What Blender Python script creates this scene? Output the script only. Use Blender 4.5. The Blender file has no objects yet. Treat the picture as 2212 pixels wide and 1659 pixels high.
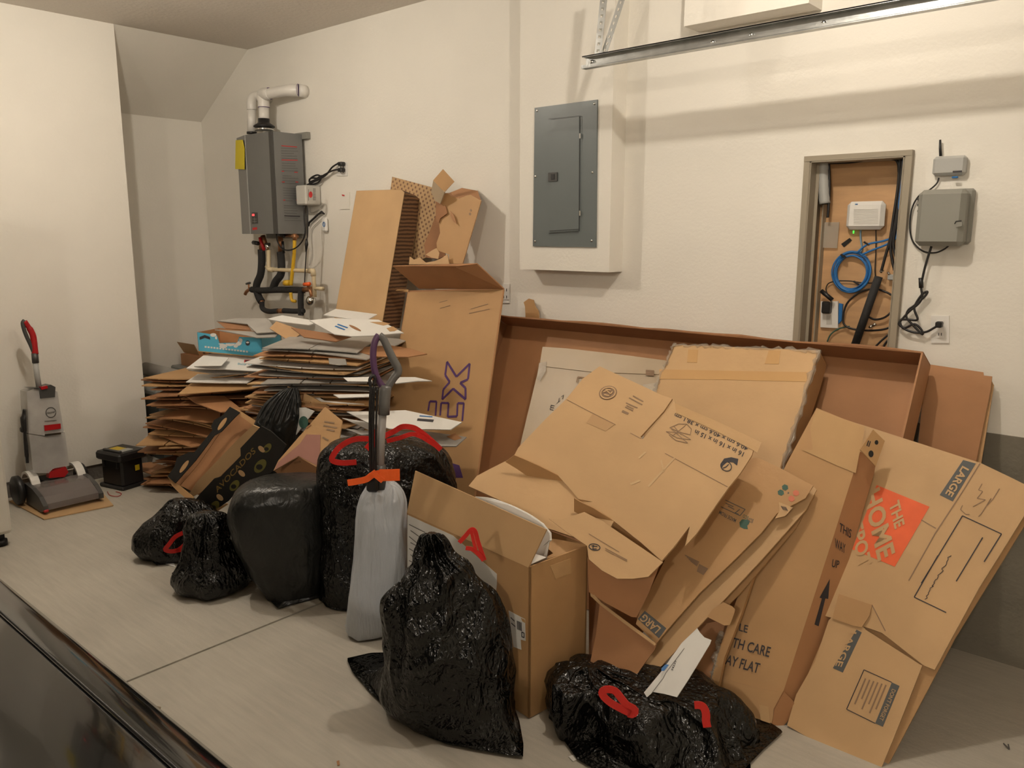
import bpy, math, random
from math import sin, cos, pi, radians
from mathutils import Vector, Matrix, noise
from mathutils.geometry import tessellate_polygon
S = bpy.context.scene
COL = S.collection
# ------------------------------------------------------------------ camera
F, CX, CY = 1735.7, 1106.0, 829.5
YAW, PITCH, ROLL = -.7183, .1826, .001
CAM = Vector((0, -3.2535, 1.55))
_f = Vector((sin(YAW)*cos(PITCH), cos(YAW)*cos(PITCH), -sin(PITCH)))
_r0 = Vector((cos(YAW), -sin(YAW), 0)); _u0 = _r0.cross(_f)
RT = _r0*cos(ROLL)+_u0*sin(ROLL); UP = -_r0*sin(ROLL)+_u0*cos(ROLL)
cd = bpy.data.cameras.new('camera'); cam = bpy.data.objects.new('camera', cd); COL.objects.link(cam)
cam.matrix_world = Matrix(((RT.x, UP.x, -_f.x, CAM.x), (RT.y, UP.y, -_f.y, CAM.y), (RT.z, UP.z, -_f.z, CAM.z), (0, 0, 0, 1)))
cd.sensor_fit = 'HORIZONTAL'; cd.sensor_width = 36; cd.lens = 36*F/2212; cd.clip_start = .02
S.camera = cam
# ------------------------------------------------------------------ world, exposure
w = bpy.data.worlds.new('world'); S.world = w; w.use_nodes = True
w.node_tree.nodes['Background'].inputs[0].default_value = (1, .86, .7, 1)
w.node_tree.nodes['Background'].inputs[1].default_value = .03
vs = S.view_settings; vs.view_transform = 'Standard'; vs.look = 'None'; vs.gamma = 1; vs.use_curve_mapping = False
vs.exposure = 0.97
LAMPS = [  # ceiling bulbs of the garage: position, watts, radius
    ((-3.75, -1.75, 2.66), 22, .03),
    ((-1.05, -1.20, 2.66), 19, .025),
    ((.4, -6.0, 2.66), 62, .06),
]
LCOL = (1, .905, .775)
for p, e, r in LAMPS:
    ld = bpy.data.lights.new('bulb_light', 'POINT'); ld.energy = e; ld.shadow_soft_size = r; ld.color = LCOL
    lo = bpy.data.objects.new('bulb_light', ld); lo.location = p; COL.objects.link(lo)

# ------------------------------------------------------------------ pixel -> place helpers
def ray(x, y): return _f + RT*((x-CX)/F) - UP*((y-CY)/F)
def on(x, y, ax, v):
    d = ray(x, y); return CAM + d*((v-CAM[ax])/d[ax])
def nrm(az, el):
    a, e = radians(az), radians(el); return Vector((sin(a)*cos(e), -cos(a)*cos(e), sin(e)))
class Plane:
    def __init__(s, p, az, el, n=None):
        s.n = Vector(n).normalized() if n else nrm(az, el); s.d = s.n.dot(Vector(p))
    def at(s, x, y, off=0):
        d = ray(x, y); return CAM + d*((s.d+off-s.n.dot(CAM))/s.n.dot(d))
    def shift(s, o):
        q = Plane((0, 0, 0), 0, 0, s.n); q.d = s.d+o; return q
def plane3(a, b, c):
    n = (b-a).cross(c-a)
    if n.dot(CAM-a) < 0: n = -n
    return Plane(a, 0, 0, n)

# ------------------------------------------------------------------ materials
def lin(c):
    return tuple(((v/255)/12.92 if v/255 <= .04045 else ((v/255+.055)/1.055)**2.4) for v in c)
def mat(name, col, rough=.6, metal=0, var=0, vscale=8, bump=0, bscale=60, emit=0, trans=0, alpha=1, spec=.5, sub=0, coat=0, stretch=None, det=6):
    m = bpy.data.materials.new(name); m.use_nodes = True; nt = m.node_tree; b = nt.nodes['Principled BSDF']
    c = (*col, 1)
    b.inputs['Base Color'].default_value = c; b.inputs['Roughness'].default_value = rough
    b.inputs['Metallic'].default_value = metal; b.inputs['Specular IOR Level'].default_value = spec
    b.inputs['Alpha'].default_value = alpha; b.inputs['Transmission Weight'].default_value = trans
    if coat: b.inputs['Coat Weight'].default_value = coat; b.inputs['Coat Roughness'].default_value = .03
    if emit: b.inputs['Emission Color'].default_value = c; b.inputs['Emission Strength'].default_value = emit
    tc = nt.nodes.new('ShaderNodeTexCoord'); src = tc.outputs['Object']
    if stretch:
        mp = nt.nodes.new('ShaderNodeMapping'); mp.inputs['Scale'].default_value = stretch
        nt.links.new(src, mp.inputs[0]); src = mp.outputs[0]
    n = nt.nodes.new('ShaderNodeTexNoise'); n.inputs['Scale'].default_value = vscale; n.inputs['Detail'].default_value = det
    nt.links.new(src, n.inputs['Vector'])
    r = nt.nodes.new('ShaderNodeMapRange'); r.inputs[1].default_value = .3; r.inputs[2].default_value = .7
    r.inputs[3].default_value = 1-max(var, .015); r.inputs[4].default_value = 1+max(var, .015)
    nt.links.new(n.outputs['Fac'], r.inputs[0])
    v = nt.nodes.new('ShaderNodeVectorMath'); v.operation = 'SCALE'; v.inputs[0].default_value = col
    nt.links.new(r.outputs[0], v.inputs['Scale']); nt.links.new(v.outputs[0], b.inputs['Base Color'])
    if bump:
        n2 = nt.nodes.new('ShaderNodeTexNoise'); n2.inputs['Scale'].default_value = bscale; n2.inputs['Detail'].default_value = 4
        nt.links.new(src, n2.inputs['Vector'])
        bp = nt.nodes.new('ShaderNodeBump'); bp.inputs['Strength'].default_value = bump; bp.inputs['Distance'].default_value = .01
        nt.links.new(n2.outputs['Fac'], bp.inputs['Height']); nt.links.new(bp.outputs[0], b.inputs['Normal'])
    return m
M = {}
M['wall'] = mat('painted drywall', (.79, .755, .685), .75, var=.02, vscale=3, bump=.12, bscale=70)
M['ceil'] = mat('painted ceiling', (.70, .65, .585), .85, var=.02, vscale=3, bump=.3, bscale=40)
M['curb'] = mat('bare concrete curb', (.16, .14, .12), .85, var=.2, vscale=12, bump=.4)
M['stem'] = mat('bare concrete stem wall', (.20, .18, .14), .85, var=.12, vscale=6, bump=.3)
M['kraft'] = mat('kraft cardboard', (.47, .275, .12), .62, var=.07, vscale=5, bump=.12, bscale=26)
M['kraft2'] = mat('pale kraft cardboard', (.54, .345, .17), .6, var=.07, vscale=4, bump=.12, bscale=22)
M['kraft3'] = mat('reddish kraft cardboard', (.40, .195, .085), .65, var=.08, vscale=6, bump=.12, bscale=22)
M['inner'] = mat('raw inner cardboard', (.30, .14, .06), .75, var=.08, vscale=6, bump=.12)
M['greykraft'] = mat('dusty kraft cardboard under film', (.43, .33, .215), .4, var=.06, vscale=4, bump=.15, bscale=18)
M['edge'] = mat('cardboard edges', (.24, .13, .07), .8, var=.35, vscale=90)
M['whiteboard'] = mat('white printed carton', (.72, .70, .66), .45, var=.03)
M['greyboard'] = mat('grey printed carton', (.36, .34, .31), .5, var=.12, vscale=10)
M['blue'] = mat('sky blue printed carton', (.09, .42, .60), .4, var=.03)
M['blackprint'] = mat('black printed carton', (.010, .009, .008), .5)
M['ink'] = mat('black ink', (.03, .025, .03), .6)
M['greyink'] = mat('grey ink', (.12, .11, .10), .6)
M['faintink'] = mat('faint brown ink', (.27, .17, .10), .6)
M['slate'] = mat('slate grey ink', (.09, .095, .095), .6)
M['orange'] = mat('orange ink', (.82, .13, .035), .55, var=.05, vscale=20)
M['redink'] = mat('red ink', (.55, .03, .03), .5)
M['purple'] = mat('purple ink', (.09, .035, .16), .6)
M['green'] = mat('green ink', (.05, .12, .09), .6)
M['gold'] = mat('gold print', (.28, .17, .045), .5)
M['avo'] = mat('olive print', (.16, .14, .03), .5)
M['letterkraft'] = mat('unprinted kraft lettering', (.42, .30, .18), .6)
M['tape'] = mat('brown packing tape', (.56, .34, .15), .22, var=.03)
M['cleartape'] = mat('clear packing tape on kraft', (.54, .345, .17), .2, var=.05, bump=.12, bscale=25)
M['tapegloss'] = mat('painted tape gloss on kraft', (.60, .42, .24), .08, bump=.3, bscale=30)  # paler than the kraft: gloss highlights of tape put into the colour
M['film'] = mat('clear shipping film', (.62, .55, .45), .1, alpha=.3, bump=.5, bscale=45)
M['redtie'] = mat('red drawstring plastic', (.62, .02, .015), .3, bump=.2)
M['orangetie'] = mat('orange drawstring plastic', (.90, .13, .02), .35, bump=.2)
M['pvc'] = mat('white pvc', (.72, .69, .64), .35)
M['cream'] = mat('cream cpvc', (.68, .56, .36), .4)
M['black'] = mat('black plastic', (.014, .013, .013), .4)
M['rubber'] = mat('black foam insulation', (.022, .021, .021), .8, bump=.3)
M['steelblue'] = mat('grey painted steel', (.135, .155, .155), .38, var=.02)
M['heater'] = mat('silver grey enamel', (.20, .20, .195), .32, metal=.25, var=.02)
M['galv'] = mat('galvanised steel', (.50, .51, .50), .32, metal=.9, var=.18, vscale=14, bump=.05)
M['frame'] = mat('painted metal frame', (.33, .285, .215), .5)
M['wood'] = mat('plywood board', (.56, .335, .165), .55, var=.16, vscale=5, stretch=(1, 1, 5))
M['yellow'] = mat('yellow paper', (.72, .58, .02), .6)
M['gasyellow'] = mat('yellow coated tube', (.70, .42, .02), .4)
M['copper'] = mat('brass fitting', (.36, .17, .08), .4, metal=.7)
M['chrome'] = mat('chrome', (.7, .7, .68), .15, metal=1)
M['white'] = mat('white plastic', (.76, .74, .70), .35)
M['whitegrey'] = mat('off white plastic', (.55, .53, .48), .4)
M['greyplastic'] = mat('grey plastic', (.255, .25, .22), .5)
M['lightgrey'] = mat('light grey plastic', (.40, .40, .38), .45, bump=.05)
M['bluecable'] = mat('blue cable jacket', (.02, .15, .42), .4)
M['cable'] = mat('black cable jacket', (.012, .010, .010), .4)
M['red'] = mat('red plastic', (.42, .012, .015), .25)
M['clear'] = mat('cloudy clear plastic', (.62, .60, .58), .15, alpha=.55, var=.15, vscale=9)
M['smoke'] = mat('smoky clear plastic', (.22, .19, .18), .12, alpha=.75)
M['darkgrey'] = mat('dark grey plastic', (.06, .058, .055), .4)
M['bin'] = mat('grey green plastic bin', (.075, .085, .08), .5)
M['binlid'] = mat('pale grey bin lid', (.23, .235, .22), .5)
M['toolyellow'] = mat('yellow plastic', (.62, .45, .02), .4)
M['polegrey'] = mat('grey painted pole', (.30, .28, .265), .35)
M['gripgrey'] = mat('grey grip plastic', (.14, .135, .13), .25)
M['grippurple'] = mat('purple grip plastic', (.10, .045, .11), .3)
M['foam'] = mat('white foam sheet', (.82, .80, .76), .5)
M['paper'] = mat('white paper', (.74, .73, .70), .6)
M['carpaint'] = mat('black car paint', (.005, .005, .005), .10, spec=.5, coat=.25)
M['glass'] = mat('dark car glass', (.01, .012, .012), .04, spec=.6)
M['tyre'] = mat('tyre rubber', (.02, .02, .02), .8)
M['bulb'] = mat('lit bulb glass', (1, .86, .66), .5, emit=6)
M['fridge'] = mat('white enamel', (.74, .70, .62), .35, bump=.05)
M['fluteedge'] = None
# fluted edge of stacked cartons
def flute_mat():
    m = mat('stacked carton edges', (.21, .115, .055), .8); nt = m.node_tree; b = nt.nodes['Principled BSDF']
    tc = nt.nodes.new('ShaderNodeTexCoord'); wv = nt.nodes.new('ShaderNodeTexWave'); wv.bands_direction = 'Z'
    wv.inputs['Scale'].default_value = 15; wv.inputs['Distortion'].default_value = 2.2; wv.inputs['Detail'].default_value = 3
    nt.links.new(tc.outputs['Object'], wv.inputs['Vector'])
    r = nt.nodes.new('ShaderNodeValToRGB'); r.color_ramp.elements[0].color = (.06, .028, .013, 1); r.color_ramp.elements[1].color = (.24, .125, .055, 1)
    nt.links.new(wv.outputs['Fac'], r.inputs[0]); nt.links.new(r.outputs[0], b.inputs['Base Color'])
    return m
M['fluteedge'] = flute_mat()
def dotted_mat():
    m = mat('dotted kraft', (.46, .30, .15), .6); nt = m.node_tree; b = nt.nodes['Principled BSDF']
    tc = nt.nodes.new('ShaderNodeTexCoord')
    sp = nt.nodes.new('ShaderNodeMapping'); sp.inputs['Scale'].default_value = (38, 0, 38); sp.inputs['Rotation'].default_value = (0, .5, 0)
    v = nt.nodes.new('ShaderNodeTexVoronoi'); v.inputs['Scale'].default_value = 1; v.inputs['Randomness'].default_value = 0
    nt.links.new(tc.outputs['Object'], sp.inputs[0]); nt.links.new(sp.outputs[0], v.inputs['Vector'])
    r = nt.nodes.new('ShaderNodeValToRGB'); r.color_ramp.interpolation = 'CONSTANT'
    r.color_ramp.elements[0].color = (.20, .105, .06, 1); r.color_ramp.elements[1].color = (.46, .30, .15, 1); r.color_ramp.elements[1].position = .26
    nt.links.new(v.outputs['Distance'], r.inputs[0]); nt.links.new(r.outputs[0], b.inputs['Base Color'])
    return m
M['dotted'] = dotted_mat()
def floor_mat():
    m = mat('broomed concrete floor', (.47, .435, .37), .7, var=.10, vscale=2.2, bump=.12, bscale=120)
    nt = m.node_tree; b = nt.nodes['Principled BSDF']
    tc = nt.nodes.new('ShaderNodeTexCoord'); mp = nt.nodes.new('ShaderNodeMapping'); mp.inputs['Scale'].default_value = (1.2, 14, 1)
    n = nt.nodes.new('ShaderNodeTexNoise'); n.inputs['Scale'].default_value = 5; n.inputs['Detail'].default_value = 8
    nt.links.new(tc.outputs['Object'], mp.inputs[0]); nt.links.new(mp.outputs[0], n.inputs['Vector'])
    r = nt.nodes.new('ShaderNodeMapRange'); r.inputs[1].default_value = .3; r.inputs[2].default_value = .7; r.inputs[3].default_value = .93; r.inputs[4].default_value = 1.06
    nt.links.new(n.outputs['Fac'], r.inputs[0])
    old = b.inputs['Base Color'].links[0].from_socket
    v = nt.nodes.new('ShaderNodeVectorMath'); v.operation = 'SCALE'
    nt.links.new(old, v.inputs[0]); nt.links.new(r.outputs[0], v.inputs['Scale']); nt.links.new(v.outputs[0], b.inputs['Base Color'])
    return m
M['floor'] = floor_mat()
def bag_mat(name, col, rough, bump, spark=1.0, sc=70, stretch=(1, 1, .6), spec=.5):
    m = mat(name, col, rough, spec=spec); nt = m.node_tree; b = nt.nodes['Principled BSDF']
    tc = nt.nodes.new('ShaderNodeTexCoord'); mp = nt.nodes.new('ShaderNodeMapping'); mp.inputs['Scale'].default_value = stretch
    nt.links.new(tc.outputs['Object'], mp.inputs[0])
    n = nt.nodes.new('ShaderNodeTexVoronoi'); n.inputs['Scale'].default_value = sc; n.feature = 'SMOOTH_F1'; n.inputs['Smoothness'].default_value = .35
    n1 = nt.nodes.new('ShaderNodeTexNoise'); n1.inputs['Scale'].default_value = 16; n1.inputs['Detail'].default_value = 3; n1.inputs['Distortion'].default_value = 2.5
    for q in (n, n1): nt.links.new(mp.outputs[0], q.inputs['Vector'])
    b1 = nt.nodes.new('ShaderNodeBump'); b1.inputs['Strength'].default_value = bump*.8; b1.inputs['Distance'].default_value = .03
    b2 = nt.nodes.new('ShaderNodeBump'); b2.inputs['Strength'].default_value = bump*spark; b2.inputs['Distance'].default_value = .004
    nt.links.new(n1.outputs['Fac'], b1.inputs['Height']); nt.links.new(n.outputs['Distance'], b2.inputs['Height'])
    nt.links.new(b1.outputs[0], b2.inputs['Normal']); nt.links.new(b2.outputs[0], b.inputs['Normal'])
    return m
M['bag'] = bag_mat('black bin liner', (.003, .003, .0028), .20, .7, 1.2, 85, spec=.5)
M['bagdull'] = bag_mat('stretched dark bin liner', (.014, .0145, .0135), .34, .25, .6, 60, spec=.45)
M['bagwhite'] = bag_mat('thin white bin liner', (.50, .53, .57), .32, .5, .8, 30, (1, 1, .15))

# ------------------------------------------------------------------ object helpers
def tag(o, label=None, cat=None, group=None, kind=None):
    if label: o['label'] = label
    if cat: o['category'] = cat
    if group: o['group'] = group
    if kind: o['kind'] = kind
    return o
def thing(name, label, cat, loc=(0, 0, 0), group=None):
    o = bpy.data.objects.new(name, None); o.empty_display_size = .05; o.location = loc; COL.objects.link(o)
    return tag(o, label, cat, group)
def root_loc(o):
    p = Vector((0, 0, 0))
    while o is not None: p = p + o.location; o = o.parent
    return p
class MB:
    def __init__(s): s.v = []; s.f = []; s.sm = []
    def add(s, vs, fs, smooth=False):
        k = len(s.v); s.v += [Vector(q) for q in vs]; s.f += [tuple(i+k for i in f) for f in fs]; s.sm += [smooth]*len(fs); return s
    def box(s, c, d, rz=0, rot=None, bev=0):
        R = rot if rot is not None else Matrix.Rotation(rz, 3, 'Z')
        x, y, z = d[0]/2, d[1]/2, d[2]/2; c = Vector(c)
        if bev:
            b = min(bev, x*.9, y*.9, z*.9); vs = []
            # rounded vertical-edge style box with chamfer on all edges
            for sx in (-1, 1):
                for sy in (-1, 1):
                    for sz in (-1, 1):
                        vs += [c+R@Vector((sx*(x-b), sy*(y-b), sz*z)), c+R@Vector((sx*(x-b), sy*y, sz*(z-b))), c+R@Vector((sx*x, sy*(y-b), sz*(z-b)))]
            import bmesh
            bm = bmesh.new(); [bm.verts.new(q) for q in vs]; r = bmesh.ops.convex_hull(bm, input=bm.verts)
            bmesh.ops.dissolve_limit(bm, angle_limit=.02, verts=bm.verts, edges=bm.edges)
            bm.verts.index_update(); bm.verts.ensure_lookup_table()
            s.add([q.co.copy() for q in bm.verts], [[q.index for q in f.verts] for f in bm.faces]); bm.free(); return s
        vs = [c+R@Vector((i*x, j*y, k*z)) for i in (-1, 1) for j in (-1, 1) for k in (-1, 1)]
        return s.add(vs, [(0, 1, 3, 2), (4, 6, 7, 5), (0, 4, 5, 1), (2, 3, 7, 6), (0, 2, 6, 4), (1, 5, 7, 3)])
    def mm(s, a, b, bev=0):
        a = Vector(a); b = Vector(b); return s.box((a+b)/2, (abs(b.x-a.x), abs(b.y-a.y), abs(b.z-a.z)), bev=bev)
    def tube(s, pts, r, seg=10, close=False, cap=True, smooth=True):
        pts = [Vector(p) for p in pts]; n = len(pts); rs = r if isinstance(r, (list, tuple)) else [r]*n
        vs = []; up = None
        for i, p in enumerate(pts):
            t = (pts[(i+1) % n]-pts[i-1]) if close else (pts[min(i+1, n-1)]-pts[max(i-1, 0)])
            t.normalize()
            if up is None: up = Vector((0, 0, 1)) if abs(t.z) < .9 else Vector((1, 0, 0))
            a = t.cross(up)
            if a.length < 1e-5: a = t.orthogonal()
            a.normalize(); b = a.cross(t).normalized(); up = b
            vs += [p+(a*cos(2*pi*k/seg)+b*sin(2*pi*k/seg))*rs[i] for k in range(seg)]
        fs = []
        for i in range(n if close else n-1):
            for k in range(seg):
                j = (i+1) % n; fs.append((i*seg+k, i*seg+(k+1) % seg, j*seg+(k+1) % seg, j*seg+k))
        if cap and not close: fs += [tuple(range(seg-1, -1, -1)), tuple((n-1)*seg+k for k in range(seg))]
        return s.add(vs, fs, smooth)
    def cyl(s, a, b, r, seg=20, r2=None): return s.tube([a, b], [r, r if r2 is None else r2], seg)
    def ribbon(s, pts, wd, nv, th=.0015):
        pts = [Vector(p) for p in pts]; nv = Vector(nv).normalized(); n = len(pts); vs = []
        for i, p in enumerate(pts):
            t = (pts[min(i+1, n-1)]-pts[max(i-1, 0)]).normalized(); a = t.cross(nv).normalized()*wd/2
            if isinstance(th, float): pass
            vs += [p-a, p+a, p+a+nv*th, p-a+nv*th]
        fs = []
        for i in range(n-1):
            for k in range(4): fs.append((i*4+k, i*4+(k+1) % 4, i*4+4+(k+1) % 4, i*4+4+k))
        fs += [(0, 1, 2, 3), tuple((n-1)*4+k for k in (3, 2, 1, 0))]
        return s.add(vs, fs)
    def poly(s, front, n, th):
        """closed solid: polygon with thickness th behind it"""
        n = Vector(n); k = len(front); A = [Vector(p) for p in front]; B = [p-n*th for p in A]
        tr = tessellate_polygon([A]); fs = []
        for t in tr:
            a, b, c = [A[i] for i in t]
            t = t if (b-a).cross(c-a).dot(n) > 0 else (t[0], t[2], t[1])
            fs.append(tuple(t)); fs.append((t[0]+k, t[2]+k, t[1]+k))
        for i in range(k):
            j = (i+1) % k; fs.append((i, i+k, j+k, j))
        return s.add(A+B, fs)
    def lathe(s, c, prof, seg=28, axis=(0, 0, 1)):
        ax = Vector(axis).normalized(); a = ax.orthogonal().normalized(); b = ax.cross(a); c = Vector(c); vs = []
        for r, h in prof: vs += [c+ax*h+(a*cos(2*pi*k/seg)+b*sin(2*pi*k/seg))*r for k in range(seg)]
        fs = [(i*seg+k, i*seg+(k+1) % seg, (i+1)*seg+(k+1) % seg, (i+1)*seg+k) for i in range(len(prof)-1) for k in range(seg)]
        fs += [tuple(range(seg)), tuple((len(prof)-1)*seg+k for k in range(seg))]
        return s.add(vs, fs, True)
    def build(s, name, m, parent=None, mats=None):
        import bmesh
        me = bpy.data.meshes.new(name); o = bpy.data.objects.new(name, me); COL.objects.link(o)
        if parent is None:
            xs = [v.x for v in s.v]; ys = [v.y for v in s.v]; zs = [v.z for v in s.v]
            org = Vector(((min(xs)+max(xs))/2, (min(ys)+max(ys))/2, min(zs))); o.location = org
        else:
            org = root_loc(parent); o.parent = parent
        me.from_pydata([v-org for v in s.v], [], s.f)
        me.polygons.foreach_set('use_smooth', s.sm)
        bm = bmesh.new(); bm.from_mesh(me); bmesh.ops.recalc_face_normals(bm, faces=bm.faces); bm.to_mesh(me); bm.free()
        me.materials.append(M[m] if isinstance(m, str) else m); me.update()
        return o
def struct(name, mb, m):
    o = mb.build(name, m); o['kind'] = 'structure'; return o
def px_pts(P, pts, off=0): return [P.at(x, y, off) for x, y in pts]
def sheet(name, m, parent, P, pts, th=.006, off=0): return MB().poly(px_pts(P, pts, off), P.n, th).build(name, m, parent)
def decal(name, m, parent, P, polys, off=.0012):
    mb = MB()
    for pts in polys: mb.poly(px_pts(P, pts, off), P.n, .001)
    return mb.build(name, m, parent)
def strokes(name, m, parent, P, lines, wd=.003, off=.0012):
    mb = MB()
    for ln in lines:
        for a, b in zip(ln[:-1], ln[1:]): mb.ribbon([P.at(*a, off), P.at(*b, off)], wd, P.n, .0006)
    return mb.build(name, m, parent)
def text(name, s, m, parent, P, o, x, y, bold=0, off=.0016, align=None):
    cu = bpy.data.curves.new('t', 'FONT'); cu.body = s; cu.size = 1; cu.offset = bold; cu.resolution_u = 3
    ob = bpy.data.objects.new('t', cu); COL.objects.link(ob); bpy.context.view_layer.update()
    me = bpy.data.meshes.new_from_object(ob.evaluated_get(bpy.context.evaluated_depsgraph_get()))
    bpy.data.objects.remove(ob); bpy.data.curves.remove(cu)
    vs = [v.co.copy() for v in me.vertices]; fs = [tuple(p.vertices) for p in me.polygons]
    x0 = min(v.x for v in vs); x1 = max(v.x for v in vs); y0 = min(v.y for v in vs); y1 = max(v.y for v in vs)
    O = P.at(*o, off); X = P.at(*x, off)-O; Y = P.at(*y, off)-O
    mb = MB().add([O+X*((v.x-x0)/(x1-x0))+Y*((v.y-y0)/(y1-y0)) for v in vs], fs)
    bpy.data.meshes.remove(me)
    return mb.build(name, m, parent)
def cat(pts, n):
    """catmull-rom through points, n samples"""
    pts = [Vector(p) for p in pts]; m = len(pts); out = []
    for i in range(n):
        t = i/(n-1)*(m-1); k = min(int(t), m-2); u = t-k
        p0, p1, p2, p3 = pts[max(k-1, 0)], pts[k], pts[k+1], pts[min(k+2, m-1)]
        out.append(.5*((2*p1)+(p2-p0)*u+(2*p0-5*p1+4*p2-p3)*u*u+(3*p1-p0-3*p2+p3)*u**3))
    return out
def cable(pts, ax, v, n=40): return cat([on(x, y, ax, v) for x, y in pts], n)
def circ(cx, cy, rx, ry, n=20, rot=0): return [(cx+rx*cos(2*pi*k/n)*cos(rot)-ry*sin(2*pi*k/n)*sin(rot), cy+rx*cos(2*pi*k/n)*sin(rot)+ry*sin(2*pi*k/n)*cos(rot)) for k in range(n)]

def bag(parent, name, m, base, stations, ratio=.8, pleat=0, npl=18, rough=.012, floor=None, seed=0, seg=150, rings=100, maxd=.3, pw=1.0, fold=0, sq=1.0, lift=.005):
    """closed plastic bag: rings across the silhouette seen from the front, depth from ratio"""
    base = Vector(base); h = Vector((_f.x, _f.y, 0)).normalized()
    tb = base-CAM; h = Vector((tb.x, tb.y, 0)).normalized(); r = Vector((h.y, -h.x, 0))
    P = Plane(base, 0, 0, -h)
    st = []
    for q in stations:
        y, a, b = q[:3]; A = P.at(a, y); B = P.at(b, y); c = (A+B)/2; hw = (B-A).length/2
        st.append(Vector((c.dot(r), hw, c.z)))
    rat = [q[3] if len(q) > 3 else ratio for q in stations]
    S2 = cat(st, rings); R2 = cat([Vector((k, 0, 0)) for k in rat], rings)
    zmin = min(v.z for v in S2); hd0 = base.dot(h)
    vs = []
    fl = None
    if floor:
        fp = [on(x, y, 2, .006) for x, y in floor]; cc = sum(fp, Vector())/len(fp); fl = []
        for k in range(seg):
            th = 2*pi*k/seg; d = r*cos(th)+h*sin(th); best = None
            for i in range(len(fp)):
                a = fp[i]-cc; b = fp[(i+1) % len(fp)]-cc; e = b-a
                den = d.x*e.y-d.y*e.x
                if abs(den) < 1e-9: continue
                t = (a.x*e.y-a.y*e.x)/den; u = (a.x*d.y-a.y*d.x)/den
                if t > 0 and -1e-6 <= u <= 1+1e-6 and (best is None or t > best): best = t
            fl.append(cc+d*(best or .1))
    for i, v in enumerate(S2):
        t = i/(rings-1); hw = max(v.y, .002); hd = min(hw*R2[i].x, maxd)
        pf = pleat*max(0, 1-t/.45)**pw if pleat > 0 else 0
        for k in range(seg):
            th = 2*pi*k/seg; c, s_ = cos(th), sin(th)
            if sq != 1: c = math.copysign(abs(c)**sq, c); s_ = math.copysign(abs(s_)**sq, s_)
            p = r*(v.x+hw*c)+h*(hd0+hd*s_)+Vector((0, 0, v.z))
            nn = (r*cos(th)/max(hw, .01)+h*sin(th)/max(hd, .01)).normalized()
            q3 = p*1.0+Vector((seed*3.1, seed*7.7, 0))
            wob = noise.noise(Vector((cos(th)*1.5+seed, sin(th)*1.5, t*2)))
            d = 0
            if pf: d += pf*hw*(abs(sin(npl*.5*th+wob*3.0))-.6)
            # sharp ridged creases; long folds run down the skin
            lf = 1-abs(noise.noise(Vector((cos(th)*2.0+seed, sin(th)*2.0, v.z*2.5))))*2.4
            cr = 1-abs(noise.noise(q3*4.5))*2.2; cr2 = 1-abs(noise.noise(q3*11+Vector((5, 1, 2))))*2.2
            d += rough*(cr*1.2+cr2*.6+lf*.9-1.5)
            if fold: d += fold*noise.noise(Vector((q3.x*5, q3.y*5, q3.z*1.6)))
            p = p+nn*d*min(1, hw/.05)
            if fl:
                m_ = max(0, (t-.62)/.38)**1.8; p = p.lerp(fl[k]+Vector((0, 0, .004)), m_)
            p.z = max(p.z, lift if t < .97 else .003)
            vs.append(p)
    fs = [(i*seg+k, i*seg+(k+1) % seg, (i+1)*seg+(k+1) % seg, (i+1)*seg+k) for i in range(rings-1) for k in range(seg)]
    top = sum(vs[:seg], Vector())/seg; bot = sum(vs[-seg:], Vector())/seg; n = len(vs)
    vs += [top, bot]
    fs += [(n, (k+1) % seg, k) for k in range(seg)]+[(n+1, (rings-1)*seg+k, (rings-1)*seg+(k+1) % seg) for k in range(seg)]
    return MB().add(vs, fs, True).build(name, m, parent)
def front_depth(base, off):
    """plane facing the camera, off metres in front of a bag's centre"""
    base = Vector(base); tb = base-CAM; h = Vector((tb.x, tb.y, 0)).normalized()
    return Plane(base-h*off, 0, 0, -h)
# ================================================================== THE ROOM
XL, YE, ZC = -5.295, -.912, 2.824
NX0, NX1, NZ1 = -1.268, -.915, 1.842     # wiring cabinet opening
X1 = 2.6; YF = -7.2
mb = MB()
jx = -2.733
for a, b in ((XL-.9, jx-.006), (jx+.006, X1+.2)):      # slab split by the sawn joint
    for c, d in ((YF-.2, -3.9), (-3.89, .0)):
        mb.mm((a, c, -.1), (b, d, 0))
mb.mm((XL-.9, YF-.2, -.12), (X1+.2, 0, -.012))
fl = struct('floor', mb, 'floor')
mb = MB()
mb.mm((-6.2, 0, 0), (NX0, .14, ZC+.1)).mm((NX1, 0, 0), (X1+.2, .14, ZC+.1)).mm((NX0, 0, NZ1), (NX1, .14, ZC+.1)).mm((NX0, 0, 0), (NX1, .14, .60)).mm((NX0, .125, .6), (NX1, .14, NZ1))
struct('wall_back', mb, 'wall')
mb = MB().mm((-6.2, YF, .10), (XL, YE, ZC+.1)); struct('wall_left', mb, 'wall')
mb = MB().mm((-6.2, YE, 0), (-6.0, 0, 2.42)); struct('wall_alcove', mb, 'wall')
mb = MB().add([(-6.0, YE, 2.40), (-6.0, 0, 2.40), (XL, 0, ZC), (XL, YE, ZC), (-6.0, YE, ZC+.1), (-6.0, 0, ZC+.1), (XL, 0, ZC+.1), (XL, YE, ZC+.1)],
              [(0, 1, 2, 3), (4, 7, 6, 5), (0, 4, 5, 1), (1, 5, 6, 2), (2, 6, 7, 3), (3, 7, 4, 0)])
struct('ceiling_soffit', mb, 'wall')
struct('ceiling', MB().mm((-6.2, YF-.2, ZC), (X1+.2, .14, ZC+.1)), 'ceil')
struct('baseboard_left', MB().mm((-6.2, YF, 0), (XL-.012, YE-.012, .10)), 'curb')
struct('baseboard_back', MB().mm((-3.4, -.006, 0), (X1, 0, .853)), 'stem')
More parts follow.
